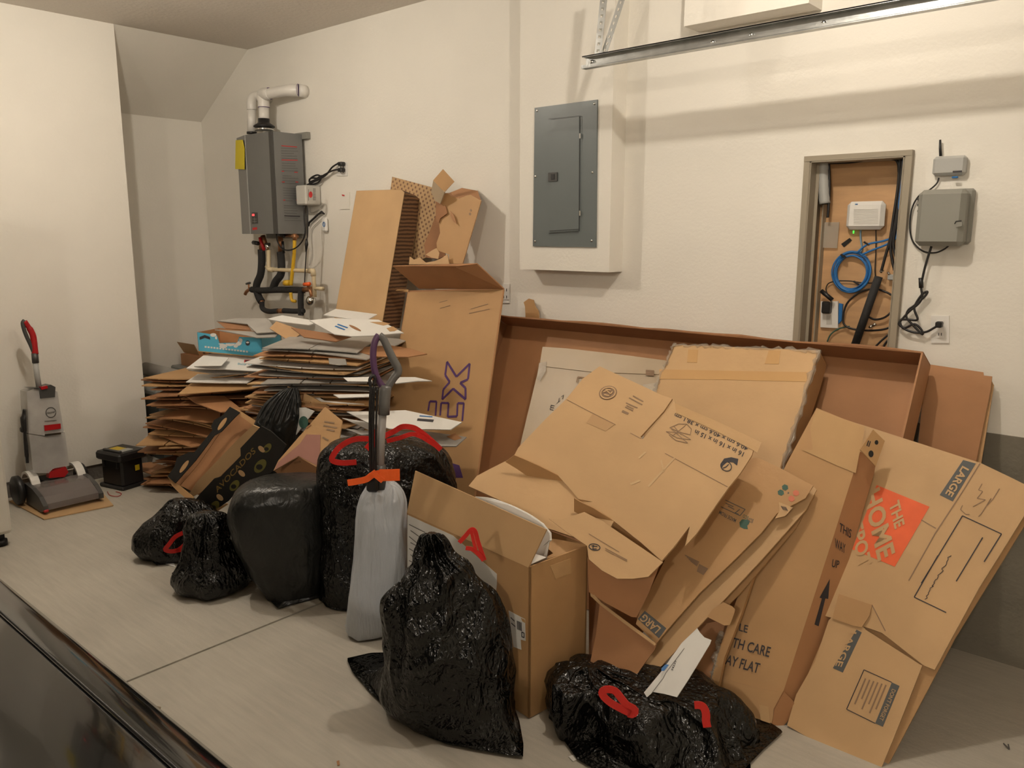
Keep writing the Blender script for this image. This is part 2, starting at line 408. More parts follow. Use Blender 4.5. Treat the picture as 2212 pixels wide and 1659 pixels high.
struct('wall_front', MB().mm((-6.2, YF-.2, 0), (X1+.2, YF, ZC+.1)), 'wall')
# garage door side
struct('wall_right', MB().mm((X1, YF, 0), (X1+.15, 0, ZC)), 'wall')
# chase around the breaker panel, bulkhead at the top
struct('trim_1', MB().mm((-2.697, -.11, 1.382), (-2.148, 0, ZC)), 'wall')
struct('trim_2', MB().mm((-1.79, -.13, 2.40), (-1.27, 0, ZC)), 'wall')

# ================================================================== BREAKER PANEL
T = thing('breaker_panel', 'grey steel breaker panel on the wall bump-out with a narrow door', 'electrical panel', (-2.42, -.11, 1.50))
y0 = -.118
Pc = Plane((0, y0, 0), 0, 0)
sheet('cover', 'steelblue', T, Pc, [(1155, 233), (1290, 215), (1287, 534), (1151, 532)], .008)
sheet('door', 'steelblue', T, Pc.shift(.006), [(1187, 259), (1251, 252), (1250, 498), (1186, 502)], .006)
strokes('door_seam', 'black', T, Pc.shift(.0062), [[(1185, 257), (1253, 250), (1251, 499)], [(1186, 505), (1250, 502)], [(1187, 499), (1250, 495)]], .002)
mb = MB(); D = Pc.shift(.006)
mb.poly(px_pts(D, [(1184, 373), (1203, 372), (1203, 391), (1184, 392)], .006), D.n, .006)
l = mb.build('latch', 'darkgrey', T); decal('latch_tab', 'black', l, D, [[(1190, 376), (1197, 376), (1197, 387), (1190, 388)]], .009)
for x, y in ((1160, 239), (1284, 224), (1157, 381), (1280, 372), (1156, 521), (1278, 520)):
    p = Pc.at(x, y, 0); MB().lathe(p, [(.006, 0), (.006, .002), (.003, .004)], 10, (0, -1, 0)).build('screw', 'chrome', T)
for y in (294, 461): MB().poly(px_pts(D, [(1251, y-6), (1254, y-6), (1254, y+5), (1251, y+5)], .004), D.n, .004).build('hinge', 'chrome', T)

# ================================================================== WIRING CABINET
T = thing('wiring_cabinet', 'open recessed low voltage cabinet with a plywood back full of cables', 'wiring cabinet', (-1.09, 0, .62))
mb = MB()
t = .018
mb.mm((NX0-.022, -.028, .62), (NX0+.006, .0, NZ1+.014)).mm((NX1-.006, -.028, .62), (NX1+.022, 0, NZ1+.014)).mm((NX0-.022, -.03, NZ1-.004), (NX1+.022, 0, NZ1+.016))
mb.mm((NX0+.001, -.028, .62), (NX0+.008, .1, NZ1-.001)).mm((NX1-.008, -.028, .62), (NX1-.001, .1, NZ1-.001)).mm((NX0+.001, -.028, NZ1-.009), (NX1-.001, .1, NZ1-.001))
mb.mm((NX0+.008, .03, .62), (NX0+.02, .034, NZ1-.01)).mm((NX0+.03, .06, .62), (NX0+.034, .098, NZ1-.01))
mb.build('frame', 'frame', T)
BY = .098
MB().mm((NX0+.008, BY, .62), (NX1-.008, .118, NZ1-.002)).build('backboard', 'wood', T)
def wall_tube(name, m, parent, pts, r, yv, n=40, seg=8):
    return MB().tube(cable(pts, 1, yv, n), r, seg).build(name, m, parent)
CB = 'low voltage cables in the recessed cabinet'
def cthing(mb, name, m, label, c, group=None): return tag(mb.build(name, m), label, c, group)
mb = MB(); p = cable([(1779, 345), (1779, 390), (1782, 440)], 1, .05, 14); mb.tube(p, [.021+.0012*(i % 2) for i in range(14)], 16)
o = cthing(mb, 'conduit', 'lightgrey', 'short grey flexible conduit hanging in the upper left of the wiring cabinet', 'conduit')
MB().lathe(p[-1]+Vector((0, 0, .006)), [(.015, 0), (.015, -.008)], 14).build('conduit_opening', 'black', o)
R_ = thing('modem', 'white modem with rounded corners on the plywood of the wiring cabinet', 'modem', on(1870, 495, 1, BY))
MB().box(on(1870.5, 465.5, 1, .070), (.143, .034, .108), bev=.014).build('casing', 'white', R_)
mbv = MB(); PV = Plane((0, .0525, 0), 0, 0)
for i in range(10):
    yy = 453+i*3.4; mbv.ribbon([PV.at(1844, yy), PV.at(1897, yy-1)], .0022, PV.n, .0008)
mbv.build('vent', 'whitegrey', R_)
MB().box(on(1850, 441, 1, .052), (.010, .002, .003)).build('logo', 'bluecable', R_)
cthing(MB().lathe(on(1844, 498, 1, .085), [(.0035, 0), (.003, -.012)], 8), 'green_plug', M['toolyellow'] if 0 else mat('lit green indicator', (.1, .75, .08), .4, emit=.6), 'small glowing green plug under the white modem', 'plug')
wall_tube('grey_blue_patch_cord', mat('pale blue cord', (.17, .28, .38), .5), None, [(1859, 497), (1859, 515), (1862, 537), (1858, 545)], .0035, .088)
tag(bpy.data.objects['grey_blue_patch_cord'], 'pale blue cord dropping from the modem to the blue coil', 'cable')
cthing(MB().tube(cable([(1892, 497), (1892, 540), (1890, 580), (1889, 608), (1866, 611), (1835, 607), (1808, 607), (1790, 612), (1784, 624), (1787, 634)], 1, .086, 60), .0022, 7), 'thin_power_cord', 'cable', 'thin black cord from the modem looping left behind the blue coil', 'cable')
# blue coil
mb = MB(); random.seed(4)
for k in range(9):
    rr = .062+.0105*random.random()+.002*k*.5; c = on(1841, 588, 1, .082)+Vector((random.uniform(-.004, .004), -.004*(k % 3), random.uniform(-.005, .005)))
    mb.tube([c+Vector((cos(a)*rr*.92, .003*sin(3*a+k), sin(a)*rr*1.02)) for a in [2*pi*i/48 for i in range(48)]], .0034, 8, close=True)
coil = thing('cable_coil', 'bright blue network cable wound in a coil inside the wiring cabinet', 'cable coil', on(1841, 625, 1, .085))
mb.build('coil', 'bluecable', coil)
mb = MB()
for k, q in enumerate(([(1852, 545), (1874, 528), (1910, 520), (1934, 508), (1944, 480), (1948, 430), (1950, 345)], [(1862, 550), (1885, 540), (1915, 528), (1936, 512), (1947, 470), (1951, 420), (1954, 350)], [(1940, 500), (1945, 470), (1942, 440), (1950, 380), (1951, 345)])):
    mb.tube(cable(q, 1, .06-.006*k, 50), .004, 8)
mb.build('lead', 'bluecable', coil)
mb = MB()
for x, y in ((1823, 553), (1851, 611), (1873, 526)):
    c = on(x, y, 1, .068); MB().ribbon([c+Vector((-.010, 0, .006)), c+Vector((.010, 0, -.006))], .006, (0, -1, 0), .012).build('cable_tie', 'black', coil)
# black trunk bundle
T2 = thing('cable_bundle', 'bundle of black cables running down the right side of the wiring cabinet', 'cables', on(1925, 600, 1, .05))
for q in ([(1944, 340), (1940, 400), (1930, 470), (1922, 520), (1912, 555), (1904, 585)], [(1948, 342), (1944, 410), (1934, 480), (1924, 530), (1928, 565), (1932, 582)], [(1950, 345), (1947, 420), (1935, 490), (1930, 530), (1940, 570)], [(1780, 352), (1840, 350), (1890, 342), (1935, 345), (1942, 372)], [(1790, 350), (1792, 400), (1790, 440), (1788, 470)]):
    wall_tube('cable', 'cable', T2, q, .0055, .05)
cthing(MB().cyl(on(1898, 598, 1, .05), on(1847, 745, 1, .05), .0155, 18), 'foam_sleeve', 'rubber', 'thick black foam sleeve slanting down to the bottom of the wiring cabinet', 'cable sleeve')
T3 = thing('coax_loop', 'big loop of black coax cable behind the slanted foam sleeve', 'coax cable', on(1880, 740, 1, .08))
for q in ([(1895, 596+26), (1860, 630), (1830, 655), (1821, 690), (1828, 705), (1850, 712), (1885, 714), (1915, 710), (1930, 700)], [(1898, 625), (1922, 635), (1936, 650), (1930, 668), (1912, 685), (1890, 690), (1872, 682)], [(1932, 712), (1905, 735), (1890, 750)], [(1934, 722), (1915, 738), (1908, 752)]):
    wall_tube('coax_cable', 'cable', T3, q, .004, .078)
for x, y in ((1880, 708), (1888, 704), (1904, 588), (1932, 584)): MB().cyl(on(x-2, y, 1, .06), on(x+4, y-5, 1, .06), .006, 10).build('connector', 'chrome', T3)
T4 = thing('coax_splitter', 'small silver coax splitter at the right edge of the wiring cabinet', 'splitter', on(1930, 610, 1, .085))
MB().box(on(1927, 599, 1, .08), (.030, .018, .022), bev=.003).build('body', 'lightgrey', T4)
[MB().cyl(on(x, y, 1, .074), on(x2, y2, 1, .074), .0045, 10).build('port', 'chrome', T4) for x, y, x2, y2 in ((1922, 594, 1918, 588), (1932, 590, 1933, 582), (1932, 606, 1934, 615))]
cthing(MB().tube(cable([(1787, 738), (1795, 722), (1812, 710), (1835, 705)], 1, .085, 20), .003, 7), 'green_wire', 'green', 'thin dark green wire at the bottom left of the wiring cabinet', 'wire')
T5 = thing('power_outlet', 'white outlet plate with a black adapter inside the wiring cabinet', 'outlet', on(1790, 709, 1, .085))
PO = Plane((0, .085, 0), 0, 0)
sheet('plate', 'white', T5, PO, [(1773, 651), (1810, 651), (1810, 709), (1772, 707)], .012)
sheet('socket', 'whitegrey', T5, PO.shift(.001), [(1785, 681), (1797, 681), (1797, 701), (1785, 701)], .002)
o = thing('power_adapter', 'black plug-in adapter on the outlet inside the wiring cabinet', 'adapter', on(1785, 677, 1, .07))
MB().box(on(1786, 664, 1, .07), (.034, .03, .048), bev=.004).build('body', 'black', o)
MB().cyl(on(1774, 628, 1, .06), on(1798, 648, 1, .06), .009, 12).build('plug', 'black', o)
cthing(MB().poly(px_pts(PO, [(1812, 655), (1820, 657), (1818, 692), (1811, 700)]), PO.n, .01), 'blue_outlet_box', 'bluecable', 'blue electrical box edge peeking out right of the white outlet plate', 'electrical box')
cthing(MB().poly(px_pts(PO, [(1776, 480), (1813, 480), (1808, 536), (1772, 535)]), PO.n, .003), 'clear_plate', mat('frosted clear plate', (.55, .5, .42), .3, alpha=.45), 'translucent blank plate on the plywood below the grey conduit', 'plate')
cthing(MB().poly(px_pts(Plane((0, .094, 0), 0, 0), [(1817, 527), (1835, 514), (1840, 519), (1823, 534)]), (0, -1, 0), .003), 'black_tag', 'black', 'small black rectangular tag stuck diagonally on the plywood', 'tag')
# ================================================================== BOXES ON THE WALL RIGHT OF THE CABINET
T = thing('antenna_box', 'small grey wall box with a stubby black antenna', 'antenna box', on(2052, 380, 1, 0))
MB().box(on(2052, 358, 1, -.018), (.107, .034, .066), bev=.009).build('casing', 'lightgrey', T)
MB().tube([on(2032, 337, 1, -.018), on(2031, 320, 1, -.018), on(2031, 302, 1, -.018)], [.005, .0045, .0035], 10).build('antenna', 'black', T)
MB().box(on(2062, 341, 1, -.018), (.014, .02, .01), bev=.003).build('knob', 'lightgrey', T)
PA = Plane((0, -.0355, 0), 0, 0); strokes('lettering', 'ink', T, PA, [[(2058, 371), (2078, 370)]], .006)
MB().box(on(2063, 383, 1, -.03), (.02, .012, .006), bev=.002).build('button', 'bluecable', T)
T = thing('utility_enclosure', 'large grey plastic utility enclosure with rounded corners right of the wiring cabinet', 'enclosure', on(2040, 530, 1, 0))
MB().box(on(2036, 471, 1, -.045), (.155, .085, .196), bev=.016).build('cover', 'greyplastic', T)
MB().box(on(2046, 468, 1, -.014), (.165, .028, .192), bev=.008).build('base', 'greyplastic', T)
for y in (430, 443, 456, 469, 482, 495, 508): MB().box(on(1986, y, 1, -.03), (.008, .03, .010), bev=.002).build('hinge', 'darkgrey', T)
PE = Plane((0, -.089, 0), 0, 0)
MB().poly(px_pts(PE, [(2063, 484), (2066, 478), (2078, 476), (2078, 488), (2065, 491)], .004), PE.n, .004).build('latch', 'greyplastic', T)
strokes('latch_slot', 'black', T, PE, [[(2062, 484), (2065, 478), (2077, 477)]], .003, .0055)
cthing(MB().tube(cable([(2028, 384), (2023, 397), (2005, 412), (1988, 420), (1974, 440), (1967, 465), (1966, 500), (1974, 525), (1995, 543), (2020, 546), (2040, 538), (2050, 530)], 1, -.012, 60), .0028, 8), 'thin_wire', 'cable', 'thin black wire curling from the antenna box around the grey enclosure', 'wire')
mb = MB(); mb.tube(cable([(2012, 532), (2003, 560), (1995, 590), (1990, 620), (1992, 640), (1985, 655), (1965, 672), (1950, 688), (1942, 700), (1955, 708), (1975, 700), (1990, 712), (1992, 722), (1970, 700), (1958, 685), (1962, 670), (1975, 660), (1998, 640), (2003, 630), (1990, 638), (1975, 665), (1982, 690), (1960, 690), (1945, 692), (1950, 708), (1975, 718), (2000, 717), (2018, 708), (2028, 702)], 1, -.025, 180), .0042, 8)
o = thing('tangled_cord', 'black power cord in a tangled hank from the grey enclosure to the outlet', 'power cord', on(1990, 720, 1, -.02))
mb.build('cord', 'cable', o); MB().box(on(2029, 701, 1, -.035), (.022, .03, .022), bev=.004).build('plug', 'black', o)
MB().cyl(on(1989, 600, 1, -.025), on(1990, 622, 1, -.025), .008, 10).build('wrap', 'black', o)
def outlet(label, x0, y0_, x1, y1, sock=True):
    T = thing('wall_outlet', label, 'outlet', on((x0+x1)/2, y1, 1, 0)); P = Plane((0, -.006, 0), 0, 0)
    sheet('plate', 'white', T, P, [(x0, y0_), (x1, y0_), (x1, y1), (x0, y1)], .006)
    if sock:
        xm = (x0+x1)/2; h = (y1-y0_)
        sheet('socket', 'white', T, P.shift(.003), [(xm-8, y0_+.18*h), (xm+8, y0_+.18*h), (xm+8, y1-.18*h), (xm-8, y1-.18*h)], .003)
        for yy in (.32, .68):
            for dx in (-3, 3): MB().poly(px_pts(P, [(xm+dx-.8, y0_+yy*h-3), (xm+dx+.8, y0_+yy*h-3), (xm+dx+.8, y0_+yy*h+3), (xm+dx-.8, y0_+yy*h+3)], .004), P.n, .001).build('slot', 'darkgrey', T)
    return T
outlet('white wall outlet low on the right with the black cord plugged in', 2011, 682, 2050, 741)
outlet('white outlet plate half hidden behind the box printed with purple letters', 1082, 613, 1100, 655)
outlet('white outlet plate holding two black plugs beside the water heater', 727, 350, 750, 380)
T = thing('blank_plate', 'white blank wall plate with a tiny red mark right of the water heater', 'wall plate', on(745, 452, 1, 0))
P = Plane((0, -.006, 0), 0, 0); sheet('plate', 'wall', T, P, [(733, 415), (755, 415), (755, 452), (733, 452)], .006); decal('mark', 'redink', T, P, [[(738, 420), (744, 421), (744, 424), (739, 423)]])

# ================================================================== GARAGE DOOR TRACK
T = thing('door_track', 'galvanised horizontal garage door track hanging near the wall', 'garage door track', (-1.5, -.42, 2.24))
YT = -.42
aL = on(1266, 124, 1, YT); aR = on(1924, 5, 1, YT); dxx = (aR-aL); dxx.normalize()
bL = on(1266, 151, 1, YT); hgt = aL.z-bL.z
L = 4.0
def bar(y0_, z0_, y1, z1, th=.003):
    A = aL+Vector((0, y0_, z0_)); B = A+dxx*L; C = aL+Vector((0, y1, z1)); D_ = C+dxx*L
    return [A, B, D_, C]
mb = MB()
def plate(q, n, th=.003): mb.poly(q, n, th)
plate(bar(.0, -.004, .0, -hgt+.006), (0, -1, 0)); plate(bar(-.028, 0, 0, 0), (0, 0, 1), .004); plate(bar(-.032, -hgt+.004, 0, -hgt+.004), (0, 0, 1), .004)
plate(bar(-.028, 0, -.028, -.005), (0, -1, 0)); plate(bar(-.032, -hgt+.003, -.032, -hgt+.013), (0, -1, 0))
plate(bar(.0, .0, .02, .0), (0, 0, 1), .003)
mb.build('rail', 'galv', T)
for x, y in ((1279, 134), (1540, 92), (1780, 50), (1624, 76)): MB().lathe(on(x, y, 1, YT-.003), [(.009, 0), (.009, .003), (.005, .008)], 10, (0, -1, 0)).build('bolt', 'chrome', T)
def angle_iron(name, a, b, wx=.034):
    a = Vector(a); b = Vector(b); d = (b-a); n = int(d.length/.026); m = MB(); u = d.normalized(); s_ = Vector((1, 0, 0)); s_ = (s_-u*s_.dot(u)).normalized(); t_ = u.cross(s_)
    # two flanges with punched holes, modelled as strips with gaps
    for sd, ln in ((s_, wx), (t_, wx)):
        nn = u.cross(sd).normalized()
        for e0, e1 in ((0, .3), (.7, 1)): m.poly([a+sd*ln*e0, b+sd*ln*e0, b+sd*ln*e1, a+sd*ln*e1], nn, .002)
        for i in range(n):
            p0 = a+d*((i+.0)/n); p1 = a+d*((i+.6)/n); m.poly([p0+sd*ln*.3, p1+sd*ln*.3, p1+sd*ln*.7, p0+sd*ln*.7], nn, .002)
    return m.build(name, 'galv', T)
angle_iron('hanger', on(1284, 122, 1, YT+.01), on(1303, -60, 1, YT+.01))
angle_iron('brace', on(1298, 118, 1, YT+.02), on(1357, -60, 1, YT+.02), .028)

# ================================================================== CEILING LAMPS (out of frame)
for i, (p, e, r) in enumerate(LAMPS):
    T = thing('ceiling_lamp', ('bare bulb ceiling lamp near the water heater', 'bare bulb ceiling lamp above the taped cartons', 'bare bulb ceiling lamp at the far side of the garage')[i], 'ceiling lamp', (p[0], p[1], ZC-.01))
    MB().lathe((p[0], p[1], ZC-.05), [(.03, 0), (.07, .02), (.075, .05)], 24).build('base', 'white', T)

# ================================================================== WATER HEATER
def z2(x, y): return (460+x/3.0725, 160+y/3.0725)
HX0, HX1, HZ0, HZ1, HY = -5.19, -4.655, 1.56, 2.203, -.255
T = thing('water_heater', 'silver grey tankless water heater on the wall with a yellow note', 'water heater', ((HX0+HX1)/2, 0, HZ0))
def hz(prof, z0, z1): return [Vector((x, y, z0)) for x, y in prof], [Vector((x, y, z1)) for x, y in prof]
prof = [(HX1, -.03), (HX1, HY+.012), (HX1-.03, HY), (-4.965, HY), (-4.972, HY+.005), (-4.98, HY+.001), (HX0+.02, HY+.055), (HX0, HY+.075), (HX0, -.03)]
a, b = hz(prof, HZ0, HZ1); n = len(prof)
MB().add(a+b, [tuple(range(n)), tuple(range(2*n-1, n-1, -1))]+[(i, (i+1) % n, n+(i+1) % n, n+i) for i in range(n)]).build('casing', 'heater', T)
MB().mm((HX1-.032, HY-.004, HZ0), (HX1-.002, HY+.012, HZ1)).build('corner_trim', 'darkgrey', T)
MB().mm((-4.975, HY-.002, HZ0), (-4.969, HY+.004, HZ1)).build('front_seam', 'lightgrey', T)
MB().mm((HX0-.01, -.03, HZ1-.03), (HX1+.055, -.002, HZ1+.012)).build('bracket', 'greyplastic', T)
MB().mm((HX0+.05, -.03, HZ0-.03), (HX1-.05, -.002, HZ0)).build('lower_bracket', 'greyplastic', T)
PF = Plane((0, HY-.0045, 0), 0, 0); PS = Plane((HX1+.0005, 0, 0), 90, 0)
o = sheet('display', 'darkgrey', T, Plane((0, HY, 0), 0, 0), [z2(256, 918), z2(294, 918), z2(298, 992), z2(258, 995)], .003, .002)
sheet('red_light', mat('lit red indicator', (.9, .05, .05), .4, emit=1.2), o, Plane((0, HY, 0), 0, 0), [z2(260, 928), z2(274, 928), z2(274, 942), z2(260, 942)], .001, .0035)
strokes('keypad', 'lightgrey', o, Plane((0, HY, 0), 0, 0), [[z2(262, 962), z2(290, 962)], [z2(276, 950), z2(278, 988)], [z2(262, 978), z2(292, 978)]], .0015, .003)
decal('brand_mark', 'redink', T, Plane((0, HY, 0), 0, 0), [[z2(262, 1020), z2(292, 1016), z2(293, 1032), z2(263, 1036)]])
PN = Plane((HX0+.02, HY+.055, 0), 0, 0, Vector((-.26, -.966, 0)))
st = sheet('sticky_note', 'yellow', None, PN, [(509, 303), (524, 302), (528, 320), (528, 366), (508, 365)], .001, .012)
tag(st, 'yellow paper note stuck on the left front of the water heater', 'note')
mb = MB(); random.seed(8)
for k in range(30):
    y = 492+k*16.5
    if k in (5, 10, 15, 22): continue
    xa = 452+k*.8; xb = xa+random.choice((90, 105, 112, 84, 60)); mb.ribbon([PS.at(*z2(xa, y), .001), PS.at(*z2(xb, y+3), .001)], .004, PS.n, .0005)
mb.build('side_printing', mat('faded grey print', (.13, .13, .125), .6), T)
strokes('red_printing', 'redink', T, PS, [[z2(455, 476), z2(558, 484)], [z2(455, 570), z2(562, 572)], [z2(456, 645), z2(472, 646)], [z2(540, 651), z2(562, 652)], [z2(458, 716), z2(476, 716)], [z2(548, 716), z2(566, 717)], [z2(466, 836), z2(480, 837)], [z2(552, 836), z2(568, 837)]], .005)
strokes('black_printing', 'ink', T, PS, [[z2(474, 941), z2(578, 945)]], .006)
# vent pipes
VP = -.125
T = thing('vent_pipe', 'thick white pvc vent pipe bending right from the heater top into the wall', 'vent pipe', on(572, 277, 1, VP))
c0 = on(571, 279, 1, VP); p1 = on(570, 232, 1, VP); p2 = on(568, 206, 1, VP); p3 = on(577, 203, 1, -.13); p4 = on(617, 196, 1, -.10); p5 = on(645, 195, 1, -.05); p6 = on(664, 199, 1, .01)
MB().lathe(c0+Vector((0, 0, -.012)), [(.062, 0), (.062, .016), (.05, .02), (.05, .028)], 28).build('chrome_collar', 'chrome', T)
MB().lathe(c0+Vector((0, 0, .012)), [(.07, 0), (.07, .008), (.045, .024), (.038, .03), (.038, .055)], 28).build('black_collar', 'black', T)
MB().tube([c0+Vector((0, 0, .04)), p1], .034, 24).build('riser', 'pvc', T)
MB().tube(cat([p1, p1+Vector((0, 0, .03)), p2+Vector((.0, -.0, .005)), p3, p3+(p4-p3)*.12], 16), .0385, 24).build('elbow', 'pvc', T)
MB().tube(cat([p3+(p4-p3)*.1, p4, p5], 20), [.034]*9+[.034+.004*min(1, i/4) for i in range(11)], 24).build('bend', 'pvc', T)
MB().tube([p5, p6], .039, 24).build('wall_stub', 'pvc', T)
for c, d in ((p1, Vector((0, 0, 1))), (p3+(p4-p3)*.12, (p4-p3).normalized()), (p5, (p5-p4).normalized())):
    MB().lathe(c, [(.0386+.0009*(c == p5), -.001), (.0386+.0009*(c == p5), .001)], 24, d).build('joint_cement', 'purple', T)
T = thing('intake_pipe', 'thinner white pvc intake pipe behind the left side of the vent pipe', 'intake pipe', on(544, 285, 1, VP))
q0 = on(544, 288, 1, VP); q1 = on(544, 237, 1, VP); q2 = on(548, 210, 1, -.10)
MB().tube([q0, q1], .029, 22).build('riser', 'pvc', T)
MB().tube(cat([q1, q1+Vector((0, 0, .04)), q2, q2+Vector((.03, .06, .005)), q2+Vector((.05, .12, .0))], 18), .033, 22).build('elbow', 'pvc', T)
MB().lathe(q0+Vector((0, 0, -.005)), [(.034, 0), (.034, .014)], 20).build('collar', 'black', T)
# plumbing under the heater
PY = -.12
def pipe(name, m, parent, pts, r, y=PY, n=None, seg=14):
    P = [on(*z2(a, b), 1, y) for a, b in pts]
    return MB().tube(P if n is None else cat(P, n), r, seg).build(name, m, parent)
T = thing('insulated_pipes', 'black foam wrapped water pipes looping below the water heater', 'pipes', on(600, 680, 1, PY))
for i, (p, r) in enumerate([([(322, 1165), (324, 1250), (316, 1330), (292, 1390), (290, 1430), (305, 1480), (322, 1510)], .026), ([(448, 1180), (455, 1260), (450, 1330), (418, 1375), (400, 1420), (396, 1440)], .026),
             ([(258, 1430), (320, 1436), (420, 1432), (520, 1432), (600, 1434)], .022), ([(325, 1510), (330, 1555), (370, 1575), (430, 1572)], .018), ([(470, 1570), (540, 1574), (600, 1572)], .018), ([(584, 1440), (582, 1500), (584, 1560), (584, 1600)], .020)]):
    pipe('insulation', 'rubber', T, p, r, PY-.002*i, 26, 16)
for a, b in (((600, 1432), (660, 1425)), ((318, 1505), (326, 1520)), ((425, 1572), (475, 1572)), ((320, 1090), (322, 1170)), ((448, 1070), (448, 1180))):
    pipe('brass_fitting', 'copper', T, [a, b], .017)
T = thing('hose_bib', 'small copper coloured drain tap left of the black pipes', 'tap', on(533, 640, 1, PY))
pipe('spout', 'copper', T, [(262, 1430), (240, 1432), (222, 1445), (214, 1462)], [.012]*14, PY, 14); pipe('handle', 'darkgrey', T, [(222, 1392), (246, 1386)], .008); pipe('stem', 'copper', T, [(236, 1390), (240, 1432)], .006)
T = thing('condensate_pipe', 'cream plastic drain pipe stepping right below the water heater', 'pipe', on(676, 650, 1, PY))
pipe('pipe', 'cream', T, [(370, 1160), (370, 1275), (378, 1294), (400, 1298), (640, 1306), (662, 1312), (668, 1335), (676, 1480)], .0135, -.14)
pipe('branch', 'cream', T, [(672, 1422), (732, 1424)], .012, -.14)
for a, b in (((360, 1275), (400, 1298)), ((640, 1306), (668, 1340))): pipe('elbow', 'cream', T, [a, ((a[0]*.6+b[0]*.4) if a[0] < 500 else 664, b[1] if a[0] < 500 else a[1]), b], .018, -.14)
pipe('union', 'chrome', T, [(362, 1122), (368, 1168)], .020, -.14)
T = thing('gas_line', 'yellow gas tube running down from the water heater', 'gas pipe', on(630, 655, 1, PY))
pipe('tube', 'gasyellow', T, [(542, 1100), (540, 1180), (530, 1290), (518, 1400)], .012, -.15, 20); pipe('lower_tube', 'gasyellow', T, [(516, 1450), (524, 1500), (548, 1508)], .011, -.15, 12)
pipe('valve', 'gasyellow', T, [(478, 1386), (505, 1386)], .020, -.15); pipe('nut', 'copper', T, [(543, 1060), (543, 1102)], .014, -.15)
T = thing('pressure_valve', 'round chrome valve with an orange lever at the lower right of the pipes', 'valve', on(676, 660, 1, PY))
MB().lathe(on(*z2(662, 1502), 1, -.13), [(.028, 0), (.03, .01), (.03, .03), (.02, .036), (.014, .045)], 20, (.3, -1, 0)).build('body', 'chrome', T)
pipe('lever', 'orangetie', T, [(605, 1396), (642, 1392)], .012, -.17); pipe('stem', 'copper', T, [(630, 1395), (650, 1450), (660, 1490)], .012, -.14)
T = thing('isolation_valves', 'red and black shut-off valves right under the water heater', 'valves', on(566, 525, 1, PY))
pipe('red_handle', 'red', T, [(312, 1085), (318, 1110), (340, 1170)], .011, -.16); pipe('black_knob', 'black', T, [(268, 1118), (300, 1124)], .014, -.16); pipe('brass_body', 'copper', T, [(330, 1075), (350, 1140)], .018, -.135)
pipe('black_handle', 'black', T, [(436, 1062), (470, 1072)], .014, -.16); pipe('lower_handle', 'black', T, [(462, 1110), (470, 1190)], .009, -.16); pipe('gas_union', 'copper', T, [(480, 1070), (560, 1078)], .012, -.135)
def wthing(name, label, ct, pts, r, y, m='cable', n=50):
    return tag(MB().tube(cat([on(*z2(a, b), 1, y) for a, b in pts], n), r, 8).build(name, m), label, ct)
wthing('heater_cord', 'black cord drooping in a curve under the water heater', 'cord', [(420, 1060), (428, 1110), (455, 1155), (500, 1170), (555, 1150), (598, 1100), (612, 1040), (606, 960), (606, 880)], .0045, -.19)
wthing('sensor_wire', 'thin black wire hanging straight down right of the heater pipes', 'wire', [(628, 880), (630, 1000), (626, 1080), (624, 1100)]+[(618, 1200), (612, 1300), (608, 1390)], .0035, -.17)
T = bpy.data.objects['sensor_wire']; MB().tube([on(*z2(622, 1095), 1, -.17), on(*z2(621, 1130), 1, -.17), on(*z2(618, 1180), 1, -.17)], [.006, .012, .004], 10).build('ferrite', 'black', T)
T = thing('recirculation_box', 'small off-white control box beside the lower right of the water heater', 'control box', on(683, 440, 1, -.05))
x0 = -4.63; MB().box((-4.565, -.062, 1.808), (.11, .12, .125), bev=.008).build('casing', 'whitegrey', T)
PB = Plane((-4.619, -.1225, 0), 0, 0); decal('red_symbol', 'redink', T, PB, [circ(*z2(648, 800), 4, 7, 12)]); strokes('printing', 'ink', T, PB, [[z2(664, 762+i*9), z2(682, 763+i*9)] for i in range(9)]+[[z2(634, 765), z2(634, 840)]], .003)
T = thing('plug_cords', 'two black plugs with a coiled cord right of the water heater', 'power cords', on(720, 390, 1, -.03))
for k, (a, b) in enumerate(((852, 596), (852, 636))): MB().box(on(*z2(a, b), 1, -.028), (.040, .035, .024), bev=.005).build('plug', 'black', T)
for q in ([(828, 594), (790, 620), (755, 665), (720, 690), (680, 705), (640, 725)], [(828, 634), (790, 642), (740, 668), (700, 690), (660, 690), (640, 700), (650, 715), (700, 700), (712, 680), (690, 670), (650, 690), (640, 715), (680, 700), (720, 675), (700, 720), (640, 735)], [(625, 735), (670, 715), (710, 695)]):
    MB().tube(cat([on(*z2(a, b), 1, -.03-.004*random.random()) for a, b in q], 60), .0055, 8).build('cord', 'cable', T)
T = thing('leak_sensor', 'white oval sensor with a dark ring hanging from a black clip', 'sensor', on(701, 500, 1, 0))
MB().box(on(*z2(744, 1000), 1, -.014), (.052, .026, .098), bev=.018).build('casing', 'white', T)
MB().tube([on(*z2(736, 997), 1, -.030)+Vector((cos(a)*.010, 0, sin(a)*.014)) for a in [2*pi*i/24 for i in range(24)]], .0022, 8, close=True).build('ring', 'bluecable', T)
o = MB().tube([on(*z2(742, 930), 1, -.01), on(*z2(722, 915), 1, -.02), on(*z2(700, 930), 1, -.02), on(*z2(640, 985), 1, -.02), on(*z2(636, 1010), 1, -.02)], [.004, .009, .007, .007, .005], 8).build('clip', 'black', T)
wthing('white_wire', 'thin off-white wire hanging behind the heater cords', 'wire', [(640, 880), (650, 920), (700, 900), (742, 860), (750, 900), (740, 940)]+[(700, 980), (655, 1030), (650, 1100), (655, 1200), (640, 1270)], .0028, -.012, 'whitegrey')

